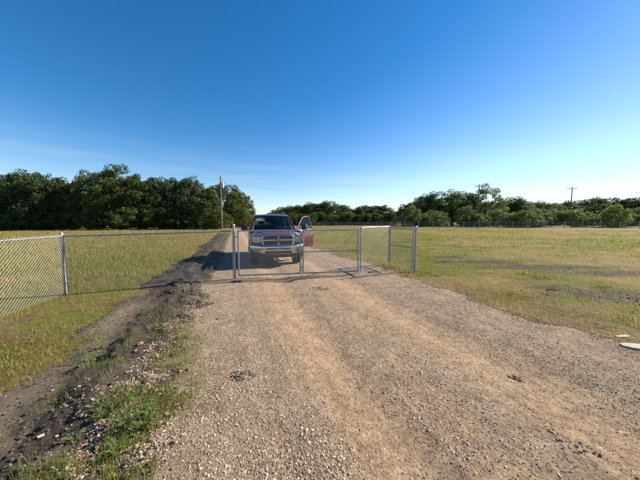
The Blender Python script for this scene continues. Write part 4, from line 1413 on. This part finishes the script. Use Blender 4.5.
def stones(name, X, Y, Z, size, col, mat, base='ico', squash=(0.5, 0.9), label=None, parent=None, sink=0.35, rough=0.28):
    BV, BF = {'ico': (IV, IF), 'oct': (OV, OF), 'cub': (CV, CF)}[base]
    n = len(X)
    sc = np.stack([rng.uniform(0.75, 1.3, n), rng.uniform(0.6, 1.05, n), rng.uniform(*squash, n)], -1) * size[:, None]
    V = BV[None] * sc[:, None] * (1 + rng.uniform(-rough, rough, (n, len(BV), 3)))
    tx = rng.uniform(-0.5, 0.5, n); rz = rng.uniform(0, 6.283, n)
    c, s = np.cos(tx)[:, None], np.sin(tx)[:, None]
    y, z = V[..., 1] * c - V[..., 2] * s, V[..., 1] * s + V[..., 2] * c
    V = np.stack([V[..., 0], y, z], -1)
    c, s = np.cos(rz)[:, None], np.sin(rz)[:, None]
    x, y = V[..., 0] * c - V[..., 1] * s, V[..., 0] * s + V[..., 1] * c
    lift = sc[:, 2] * (1 - 2 * sink)
    V = np.stack([x + X[:, None], y + Y[:, None], V[..., 2] + (Z + lift)[:, None]], -1)
    F = (BF[None] + (np.arange(n) * len(BV))[:, None, None]).reshape(-1, 3)
    o = np_mesh(name, V.reshape(-1, 3), F, mat, parent, np.repeat(col, len(BV), 0))
    tag(o, label, kind='stuff')
    return o

M_STONE = attr_mat('stone', rough=0.85, bump=0.5, bscale=120, var=0.2, vscale=70)
M_CLOD = attr_mat('earth_clod', rough=0.95, bump=0.9, bscale=60, var=0.3, vscale=40)
M_GRASS = attr_mat('grass_blade', rough=0.65, translucent=0.5, var=0.15, vscale=3, spec=0.2)

PAL = np.array([(0.3612, 0.273, 0.1722), (0.4116, 0.3276, 0.2226), (0.3024, 0.2184, 0.1344), (0.2352, 0.1764, 0.1193), (0.4704, 0.399, 0.2982), (0.3108, 0.1949, 0.1092), (0.1596, 0.1243, 0.09072)])
PAL = PAL * np.array((1.06, 1.10, 1.20))
PW = np.array((0.26, 0.15, 0.22, 0.16, 0.04, 0.10, 0.07))
def stone_cols(n):
    return PAL[rng.choice(len(PAL), n, p=PW)] * rng.uniform(0.8, 1.18, (n, 1))
def pebble_density(X, Y):
    s, t = st(X, Y)
    sa = sandy(s, t)
    cl = fbm(X * 2.2, Y * 2.2, 3, 101)
    return np.clip((1.0 - 0.95 * sa) * (1 - 0.35 * np.exp(-((t - 2.6) / 1.2) ** 2)) * (0.35 + 1.1 * sstep(0.35, 0.62, cl)), 0.03, 1)

# coarse gravel
X, Y, r = sample_polar(95000, 1.05, 20, 58)
e = drive_edge(X, Y)
k = (e > -0.35 * rng.uniform(0, 1, len(X)) ** 2) & (rng.uniform(0, 1, len(X)) < pebble_density(X, Y) * 0.9)
X, Y, r = X[k], Y[k], r[k]
size = (0.0042 + 0.0095 * rng.uniform(0, 1, len(X)) ** 3.4) * np.where(r > 6, 1 + (r - 6) * 0.06, 1)
stones('gravel', X, Y, Hs(X, Y), size, stone_cols(len(X)), M_STONE, 'ico', sink=0.48, label='loose pale gravel scattered over the driveway')
# chips and grit
X, Y, r = sample_polar(230000, 1.05, 7, 58)
e = drive_edge(X, Y)
k = (e > -0.06) & (rng.uniform(0, 1, len(X)) < 0.10 + 0.85 * pebble_density(X, Y) ** 1.2)
X, Y, r = X[k], Y[k], r[k]
size = 0.0036 + 0.0058 * rng.uniform(0, 1, len(X)) ** 1.8
size = size * np.where(r > 3, 1 + (r - 3) * 0.10, 1)
stones('grit', X, Y, Hs(X, Y), size, stone_cols(len(X)) * 0.95, M_STONE, 'oct', squash=(0.7, 1.1), sink=0.34, label='fine grit and stone chips between the gravel')
# pale stones in the dark soil, and soil crumbs
X, Y, r = sample_polar(26000, 1.05, 14, 62)
m = soil_mask(X, Y)
k = (m > -0.1) & (rng.uniform(0, 1, len(X)) < 0.015 + 0.5 * sstep(-0.5, 0.1, st(X, Y)[1]) * sstep(0.4, 0.6, fbm(X * 1.7, Y * 1.7, 3, 102)))
X, Y = X[k], Y[k]
stones('loose_stones', X, Y, Hs(X, Y), 0.005 + 0.013 * rng.uniform(0, 1, len(X)) ** 3, stone_cols(len(X)) * 1.05, M_STONE, 'cub', label='pale stones strewn over the dark soil bank')
X, Y, r = sample_polar(90000, 1.05, 28, 62)
m = soil_mask(X, Y)
k = (m > -0.05) & (rng.uniform(0, 1, len(X)) < 0.15 + 0.85 * sstep(0.42, 0.65, fbm(X * 1.5, Y * 1.5, 3, 103)))
X, Y, r = X[k], Y[k], r[k]
cc = np.array((0.065, 0.056, 0.046)) * rng.uniform(0.5, 1.9, (len(X), 1))
stones('soil_crumbs', X, Y, Hs(X, Y), (0.003 + 0.013 * rng.uniform(0, 1, len(X)) ** 5) * np.where(r > 5, 1 + (r - 5) * 0.12, 1), cc, M_CLOD, 'ico', label='dark crumbs of earth on the soil bank')
# larger clods lying half sunk along the bank
X, Y, r = sample_polar(9000, 1.3, 26, 62)
s, t = st(X, Y)
k = (soil_mask(X, Y) > 0.05) & (rng.uniform(0, 1, len(X)) < 0.12 + 0.9 * np.exp(-((t + 0.55) / 0.35) ** 2)) & (rng.uniform(0, 1, len(X)) < sstep(0.45, 0.6, fbm(X * 2, Y * 2, 3, 104)))
X, Y, r = X[k], Y[k], r[k]
cc = np.array((0.040, 0.035, 0.030)) * rng.uniform(0.6, 1.6, (len(X), 1))
stones('soil_clods', X, Y, Hs(X, Y), (0.008 + 0.024 * rng.uniform(0, 1, len(X)) ** 3) * (1 + 0.10 * r), cc, M_CLOD, 'ico', sink=0.5, rough=0.35, label='black clods of earth half sunk along the soil bank')
# crumbs in the bare patches of the field
X, Y, r = sample_polar(22000, 3, 14, 62)
k = (rng.uniform(0, 1, len(X)) < bare(X, Y)) & (drive_edge(X, Y) < -0.1)
X, Y = X[k], Y[k]
cc = np.array((0.12, 0.10, 0.078)) * rng.uniform(0.5, 1.6, (len(X), 1))
stones('field_crumbs', X, Y, H(X, Y), 0.006 + 0.018 * rng.uniform(0, 1, len(X)) ** 4, cc, M_CLOD, 'ico', label='dark crumbs of earth in the bare patches of the right-hand field')

# ---- clods: clusters that stand out on the driveway, each a thing
def clod(px, py, rad, n, label, dark=0.07, big=0.04, flat=0.6):
    p = at(px, py)
    g = Hs(p.x, p.y)
    root = empty('earth_clod', (p.x, p.y, g))
    a = rng.uniform(0, 6.283, n); q = rad * np.sqrt(rng.uniform(0, 1, n)) * np.where(rng.uniform(0, 1, n) < 0.35, 1.9, 0.9)
    xs, ys = np.cos(a) * q, np.sin(a) * q * 0.7
    sz = big * (0.25 + 0.75 * rng.uniform(0, 1, n) ** 2) * np.clip(1.1 - 0.6 * q / rad, 0.22, 1)
    zz = Hs(p.x + xs, p.y + ys) - g
    col = np.array((dark, dark * 0.86, dark * 0.7)) * rng.uniform(0.6, 1.5, (n, 1))
    o = stones('crumbs', xs, ys, zz, sz, col, M_CLOD, 'ico', squash=(0.5 * flat, flat), parent=root, sink=0.3, rough=0.35)
    tag(root, label, 'clod', 'earth clods on the driveway')
clod(241, 381, 0.15, 200, 'crumbled dark clod of earth on the left part of the driveway, largest of all', big=0.026, dark=0.08)
clod(226, 389, 0.035, 24, 'small dark clod just left of the largest crumbled clod', big=0.018)
clod(219, 322, 0.05, 22, 'small dark clod on the driveway nearer the gate, left of the wheel tracks', big=0.022)
clod(359, 390, 0.085, 80, 'flattened dark smear of earth in the middle of the driveway', big=0.016, dark=0.09, flat=0.4)
clod(382, 396, 0.018, 10, 'tiny black clod right of the flattened smear in mid driveway', big=0.016, dark=0.04)
clod(517, 380, 0.10, 80, 'dark clod of earth alone on the right half of the driveway', big=0.026, dark=0.075)
clod(346, 312, 0.10, 60, 'flat dark clod in the driveway ahead of the gate', big=0.020, flat=0.5)
clod(320, 291, 0.30, 200, 'spread of dark crumbs just before the gate leaves', big=0.026, flat=0.5)
clod(378, 304, 0.06, 26, 'small dark clod right of the flat clod ahead of the gate', big=0.02)
clod(571, 452, 0.10, 60, 'elongated dark crumbs in the rut at lower right', big=0.020, dark=0.06)
clod(552, 437, 0.06, 30, 'dark crumbs at the upper end of the lower right rut', big=0.016, dark=0.06)
clod(238, 284, 0.20, 120, 'heap of dark earth at the foot of the left gate post', big=0.045, dark=0.06)
clod(176, 287, 0.30, 150, 'heap of black clods under the fence left of the gate', big=0.065, dark=0.045)
clod(161, 297, 0.20, 90, 'black clods tumbling from the fence line towards the path', big=0.05, dark=0.045)
clod(372, 274, 0.25, 120, 'dark earth under the folded gate leaf at the driveway edge', big=0.035, dark=0.06)
clod(340, 280, 0.22, 80, 'low line of dark earth beneath the right closed gate leaf', big=0.03, dark=0.06, flat=0.5)
clod(290, 283, 0.22, 80, 'low line of dark earth beneath the left closed gate leaf', big=0.03, dark=0.06, flat=0.5)

# ---- grass
STRAW = np.array((0.352, 0.2816, 0.11)); YEL = np.array((0.2728, 0.2508, 0.0484)); GRN = np.array((0.1408, 0.2024, 0.02992)); DGR = np.array((0.066, 0.1012, 0.01936))
def grass(name, X, Y, Z, hgt, wid, col, label, bend=0.5, full=5.5):
    n = len(X)
    az = rng.uniform(0, 6.283, n)
    lean = rng.uniform(0.1, 1.0, n) ** 1.5 * bend
    if bend > 2: lean = np.maximum(lean, 1.5)
    mz = 0.58 if bend < 2 else 0.22
    dx, dy = np.cos(az), np.sin(az)
    px, py = -dy, dx
    w = wid[:, None] * 0.5
    B = np.stack([X, Y, Z - 0.01], -1)
    side = np.stack([px, py, px * 0], -1)
    M_ = B + np.stack([dx * lean * hgt * 0.30, dy * lean * hgt * 0.30, hgt * mz], -1)
    T_ = B + np.stack([dx * lean * hgt * 1.0, dy * lean * hgt * 1.0, hgt * (1.05 - 0.45 * lean)], -1)
    V = np.stack([B - side * w, B + side * w, M_ + side * w * 0.75, M_ - side * w * 0.75, T_], 1)
    near = np.hypot(X, Y) < full
    nv = np.where(near, 5, 3)
    st0 = np.concatenate([[0], np.cumsum(nv)[:-1]])
    use = np.ones((n, 5), dtype=bool); use[~near, 2:4] = False
    b = st0[near][:, None]; q = st0[~near][:, None]
    F = np.concatenate([b + np.array((0, 1, 2)), b + np.array((0, 2, 3)), b + np.array((3, 2, 4)), q + np.array((0, 1, 2))])
    o = np_mesh(name, V[use], F, M_GRASS, None, np.repeat(col, nv, 0))
    tag(o, label, kind='stuff')
    return o
def mixcol(n, w):
    w = np.asarray(w, dtype=float)
    if w.ndim == 1: w = np.repeat(w[None], n, 0)
    w = w / w.sum(1, keepdims=True)
    u = rng.uniform(0, 1, n)
    k = (u[:, None] > np.cumsum(w, 1)).sum(1).clip(0, 3)
    return np.stack([STRAW, YEL, GRN, DGR])[k] * rng.uniform(0.72, 1.25, (n, 1))

def side_of_fence(X, Y):
    """>0 beyond the line of the gate and fence"""
    a, b = P_CORNER, P_G3
    return ((b.x - a.x) * (Y - a.y) - (b.y - a.y) * (X - a.x)) / math.hypot(b.x - a.x, b.y - a.y)

# right-hand field, short and patchy
X, Y, r = sample_polar(1200000, 2.8, 62, 58)
s, t = st(X, Y)
e = drive_edge(X, Y)
g = fbm(X / 1.6, Y / 1.6, 4, 71); g2 = fbm(X / 6.0, Y / 9.0, 3, 72); g3 = fbm(X * 2.5, Y * 2.5, 3, 111)
gg = sstep(0.42, 0.66, 0.55 * g + 0.45 * g2)
dens = (0.25 + 0.75 * sstep(0.42, 0.64, g3)) * (1 - 0.65 * sstep(0.56, 0.68, fbm(X / 0.8, Y / 0.8, 4, 74))) * (1 - 0.93 * bare(X, Y)) * (sstep(0.1, -0.8, e) * 0.7 + 0.3 * sstep(0.05, -0.1, e))
k = (t > 2.5) & (rng.uniform(0, 1, len(X)) < dens)
X, Y, r, gg, e, t = X[k], Y[k], r[k], gg[k], e[k], t[k]
n = len(X)
far = sstep(8, 30, r)
hgt = (0.015 + 0.035 * rng.uniform(0, 1, n) ** 2 + 0.045 * gg * rng.uniform(0, 1, n)) * (1 + 1.2 * far)
tuft = sstep(0.58, 0.70, fbm(X * 1.8, Y * 1.8, 3, 112))
hgt = hgt * np.where((rng.uniform(0, 1, n) < 0.03), 1.9, 1.0) * (1 + 1.3 * tuft)
wid = (0.003 + 0.003 * rng.uniform(0, 1, n)) * (1 + 0.17 * np.maximum(0, r - 3))
near_post = np.exp(-((X - P_G3.x - 0.6) ** 2 + (Y - P_G3.y) ** 2) / 1.2)
dryk = sstep(-1.6, -0.1, e)
wts = np.stack([0.48 - 0.24 * gg + 0.5 * dryk, 0.36 + 0 * gg, 0.16 + 0.34 * gg + near_post * 0.6, 0.03 + 0.03 * gg], -1)
Zg = Hs(X, Y)
grass('field_grass', X, Y, Zg, hgt, wid, mixcol(n, wts), 'short patchy yellow-green grass of the right-hand field', bend=1.3)

# dead grass lying flat, brown and straw, thickest beside the gravel
X, Y, r = sample_polar(300000, 2.4, 26, 60)
s, t = st(X, Y)
e = drive_edge(X, Y)
dn = 0.10 + 0.75 * sstep(0.50, 0.66, fbm(X * 1.3, Y * 1.3, 4, 115)) + 0.4 * sstep(-1.5, -0.1, e)
k = (e < 0.04) & ((t > 4.5) | ((t < -1.0) & (soil_mask(X, Y) < 0.1))) & (rng.uniform(0, 1, len(X)) < dn)
X, Y, r = X[k], Y[k], r[k]
n = len(X)
DEAD = np.array([(0.30, 0.20, 0.095), (0.45, 0.35, 0.19), (0.20, 0.13, 0.065), (0.13, 0.09, 0.05)])
grass('dead_grass', X, Y, Hs(X, Y) + 0.006, 0.04 + 0.06 * rng.uniform(0, 1, n), (0.003 + 0.003 * rng.uniform(0, 1, n)) * (1 + 0.16 * np.maximum(0, r - 3)), DEAD[rng.choice(4, n, p=(.35, .25, .25, .15))] * rng.uniform(.8, 1.2, (n, 1)), 'brown and straw-coloured dead grass lying matted on the field', bend=2.2)

# left field beyond the fence: taller, straw coloured
X, Y, r = sample_polar(400000, 4.5, 60, 60)
s, t = st(X, Y)
sf = side_of_fence(X, Y)
k = (t < 0.1) & (sf > 0.15) & (soil_mask(X, Y) < 0.02) & (rng.uniform(0, 1, len(X)) < 0.35 + 0.65 * sstep(0.35, 0.6, fbm(X * 1.4, Y * 1.4, 3, 121)))
X, Y, r = X[k], Y[k], r[k]
n = len(X)
gg = sstep(0.40, 0.62, fbm(X / 2.5, Y / 2.5, 3, 122)) * (1 - 0.75 * sstep(9, 16, r))
hgt = (0.06 + 0.16 * rng.uniform(0, 1, n) ** 2.2) * (0.8 + 0.5 * sstep(7, 14, r))
wid = (0.004 + 0.004 * rng.uniform(0, 1, n)) * (1 + 0.16 * np.maximum(0, r - 4))
wts = np.stack([0.56 - 0.25 * gg, 0.30 + 0 * gg, 0.08 + 0.30 * gg, 0.03 + 0 * gg], -1)
grass('meadow_grass', X, Y, Hs(X, Y), hgt, wid, mixcol(n, wts), 'tall straw-coloured grass of the meadow behind the left fence', bend=1.0)

# verge on the near left, inside the fence corner
X, Y, r = sample_polar(560000, 1.5, 9, 62)
s, t = st(X, Y)
sf = side_of_fence(X, Y)
m = soil_mask(X, Y)
k = (t < -0.9) & (sf < 0.2) & (rng.uniform(0, 1, len(X)) < sstep(0.30, -0.35, m) * (0.25 + 0.75 * sstep(0.35, 0.58, fbm(X * 1.6, Y * 1.6, 3, 131))))
X, Y, r = X[k], Y[k], r[k]
n = len(X)
gg = sstep(0.38, 0.62, fbm(X / 0.9, Y / 0.9, 3, 132)) * 0.6 + 0.6 * sstep(4.6, 2.8, r)
hgt = 0.02 + 0.09 * rng.uniform(0, 1, n) ** 3.0
wid = (0.0018 + 0.0024 * rng.uniform(0, 1, n)) * (1 + 0.12 * np.maximum(0, r - 2))
wts = np.stack([0.36 - 0.20 * np.minimum(gg, 1), 0.30 + 0 * gg, 0.12 + 0.30 * gg, 0.05 + 0 * gg], -1)
grass('verge_grass', X, Y, Hs(X, Y), hgt, wid, mixcol(n, wts), 'rough yellow-green grass of the verge inside the left fence corner', bend=1.0)

# weedy blades on the soil bank near the viewer
X, Y, r = sample_polar(230000, 1.2, 9, 62)
s, t = st(X, Y)
d_ = np.exp(-((t + 0.05) / 0.30) ** 2) * sstep(1.6, -0.3, s) * 0.9 + 0.40 * np.exp(-((t + 0.6) / 0.45) ** 2) * sstep(3.5, 0, s)
pc = at(135, 418); d_ = d_ + 1.3 * np.exp(-((X - pc.x) ** 2 + (Y - pc.y) ** 2) / 0.07)
k = (rng.uniform(0, 1, len(X)) < d_ * 1.6 * sstep(0.42, 0.62, fbm(X * 3.0, Y * 3.0, 3, 141)))
X, Y = X[k], Y[k]
n = len(X)
grass('bank_grass', X, Y, Hs(X, Y), 0.025 + 0.10 * rng.uniform(0, 1, n) ** 2.2, 0.0018 + 0.0022 * rng.uniform(0, 1, n), mixcol(n, (0.2, 0.22, 0.38, 0.25)), 'thin green grass sprouting along the soil bank', bend=1.5)
# tufts along the inner side of driveway beyond the gate and around its right edge, dry stalks
X, Y, r = sample_polar(60000, 6, 40, 50)
s, t = st(X, Y)
k = ((np.abs(t - DRW - 0.4) < 0.6) | ((np.abs(t + 0.1) < 0.35) & (s > 6))) & (side_of_fence(X, Y) > -0.6) & (rng.uniform(0, 1, len(X)) < 0.8)
X, Y, r = X[k], Y[k], r[k]
n = len(X)
grass('edge_grass', X, Y, Hs(X, Y), 0.07 + 0.18 * rng.uniform(0, 1, n) ** 1.4, (0.004 + 0.004 * rng.uniform(0, 1, n)) * (1 + 0.12 * np.maximum(0, r - 4)), mixcol(n, (0.34, 0.32, 0.3, 0.08)), 'longer grass fringing the driveway inside the gate', bend=0.7)

# ---- broad-leaved weeds, each a plant
M_WEED = attr_mat('weed_leaf', rough=0.5, translucent=0.35, var=0.2, vscale=20, spec=0.35)
def weed(px, py, h, nl, label, tint=(0.10, 0.17, 0.03), spread=1.0):
    p = at(px, py)
    root = empty('weed', (p.x, p.y, Hs(p.x, p.y)))
    V, F, cols = [], [], []
    st_ = MB()
    for i in range(max(3, nl // 6)):
        a = rnd.uniform(0, 6.28); L_ = h * rnd.uniform(0.6, 1.1)
        tip = Vector((math.cos(a) * L_ * 0.6 * spread, math.sin(a) * L_ * 0.6 * spread, L_ * rnd.uniform(0.5, 1.0)))
        midp = tip * 0.5 + Vector((0, 0, L_ * 0.15))
        st_.tube([(0, 0, -0.01), midp, tip], [0.003, 0.0025, 0.001], 4)
        for j in range(6):
            f = 0.3 + 0.7 * j / 5
            c = (midp * (1 - f) * 2 * f + tip * f * f + midp * 0) if f < 1 else tip
            b = rnd.uniform(0, 6.28)
            ll = h * rnd.uniform(0.16, 0.30); ww = ll * 0.45
            d_ = Vector((math.cos(b), math.sin(b), rnd.uniform(-0.2, 0.6))).normalized()
            sdv = d_.cross(Vector((0, 0, 1))).normalized()
            n0 = len(V)
            V += [c, c + d_ * ll * 0.45 + sdv * ww * 0.5 + Vector((0, 0, ll * .06)), c + d_ * ll - Vector((0, 0, ll * 0.2)), c + d_ * ll * 0.45 - sdv * ww * 0.5 + Vector((0, 0, ll * .06)), c + d_ * ll * 0.5]
            F += [(n0, n0 + 1, n0 + 4), (n0 + 1, n0 + 2, n0 + 4), (n0 + 2, n0 + 3, n0 + 4), (n0 + 3, n0, n0 + 4)]
            k_ = rnd.uniform(0.7, 1.35)
            cols += [(tint[0] * k_, tint[1] * k_, tint[2] * k_)] * 5
    st_.build('stems', M_STEM, root)
    np_mesh('leaves', np.array([tuple(v) for v in V]), np.array(F), M_WEED, root, np.array(cols))
    tag(root, label, 'weed', 'weeds on the soil bank')
M_STEM = simple_mat('stem', (0.10, 0.13, 0.035), 0.7)
weed(101, 352, 0.16, 42, 'bright green leafy weed on top of the dark bank, the upper of two', (0.16, 0.24, 0.04))
weed(92, 363, 0.15, 36, 'bright green leafy weed on the dark bank, just below the upper one', (0.15, 0.23, 0.04))
weed(82, 374, 0.10, 24, 'small leafy weed hanging over the dark hollow in the bank')
weed(150, 423, 0.16, 40, 'leafy green weed at the gravel edge beside the soil bank', (0.12, 0.19, 0.035))
weed(128, 438, 0.17, 42, 'low dark green weed at lower left near the gravel edge', (0.09, 0.15, 0.03))
weed(118, 462, 0.15, 40, 'leafy weed at the bottom edge between soil and gravel', (0.09, 0.15, 0.03))
weed(140, 400, 0.12, 30, 'small weed among pale stones on the near bank', (0.08, 0.13, 0.03))
weed(112, 408, 0.12, 26, 'thin weed in the middle of the near soil bank', (0.08, 0.12, 0.03))
weed(97, 430, 0.13, 30, 'low weed left of the leafy weeds at lower left', (0.09, 0.14, 0.03))
weed(75, 452, 0.12, 30, 'low weed near the lower left corner on bare soil', (0.10, 0.14, 0.03))
weed(132, 412, 0.15, 40, 'dense green weed above the gravel edge weeds', (0.10, 0.17, 0.03))
weed(145, 436, 0.14, 36, 'dense green weed just inside the gravel edge', (0.11, 0.18, 0.03))
weed(142, 318, 0.14, 26, 'weed in the soil between the path and the gate', (0.11, 0.16, 0.03))
weed(208, 276, 0.26, 36, 'taller weed at the fence foot left of the gate post', (0.13, 0.17, 0.035))
weed(408, 276, 0.26, 40, 'bushy weed at the foot of the thick right post', (0.10, 0.14, 0.03), 1.3)
weed(386, 272, 0.24, 34, 'bushy weed under the folded gate leaf', (0.10, 0.13, 0.03), 1.3)

# ---- odds and ends
M_SLAB = simple_mat('pale_board', (0.27, 0.24, 0.19), 0.8, var=0.15, scale=8, bump=0.4)
p = on_ground(at(641, 352))
rg = []
for i_ in range(13):
    f = i_ / 12
    w_ = 0.055 + 0.012 * math.sin(f * 5) - (0.03 if i_ in (0, 12) else 0)
    zc_ = 0.012 + 0.012 * math.sin(f * 3.1) + rnd.uniform(-.002, .002)
    rg.append([(-0.24 + 0.95 * f, y_ + rnd.uniform(-.004, .004), zc_ + z_) for y_, z_ in ((-w_, 0), (-w_ * .95, 0.018), (0, 0.021), (w_ * .95, 0.018), (w_, 0))])
o = MB().loft(rg).build('board', M_SLAB, None)
o.location = p + Vector((0.06, 0, 0.004)); o.rotation_euler = (R(5), R(2), R(-17))
tag(o, 'pale flat board lying at the driveway edge at the far right', 'board')
p = on_ground(at(622, 338))
o = MB().loft([[(x * k, y * k, z) for x, y in ((-0.13, -0.02), (0.03, -0.04), (0.14, -0.01), (0.10, 0.03), (-0.08, 0.035))] for k, z in ((0.9, -0.02), (1, 0.006), (0.85, 0.014))]).build('flat_stone', M_SLAB, None, bevel=0.002)
o.location = p; o.rotation_euler = (0, 0, 0.2)
tag(o, 'flat pale stone in the grass just behind the board', 'stone')
M_STICK = simple_mat('stick', (0.05, 0.04, 0.03), 0.9)
p = on_ground(at(553, 292))
o = MB().tube([(-0.16, 0, 0.02), (-0.05, 0.02, 0.03), (0.06, -0.01, 0.025), (0.15, 0.03, 0.03)], [0.012, 0.016, 0.014, 0.006], 6).build('stick', M_STICK, None, 50)
o.location = p
tag(o, 'short dark stick lying in the right-hand grass', 'stick')
M_BRICK = simple_mat('red_clay', (0.27, 0.14, 0.10), 0.9, var=0.25, scale=30, bump=0.5)
for (px, py, s, lb) in ((141, 353, 0.030, 'pinkish-red stone on the dark bank, largest of three'), (147, 358, 0.020, 'small pinkish stone lower right of the largest reddish one'), (136, 360, 0.018, 'small pinkish stone lower left of the largest reddish one')):
    p = on_ground(at(px, py))
    bm = bmesh.new(); bmesh.ops.create_icosphere(bm, subdivisions=2, radius=1.0)
    for v in bm.verts:
        v.co = Vector((v.co.x * s * 1.3, v.co.y * s, v.co.z * s * 0.6)) * rnd.uniform(0.85, 1.12)
    me = bpy.data.meshes.new('stone'); bm.to_mesh(me); bm.free(); me.materials.append(M_BRICK)
    o = link(bpy.data.objects.new('stone', me)); o.location = p + Vector((0, 0, s * 0.3)); o.rotation_euler = (0, 0, rnd.uniform(0, 6))
    tag(o, lb, 'stone', 'reddish stones on the bank')
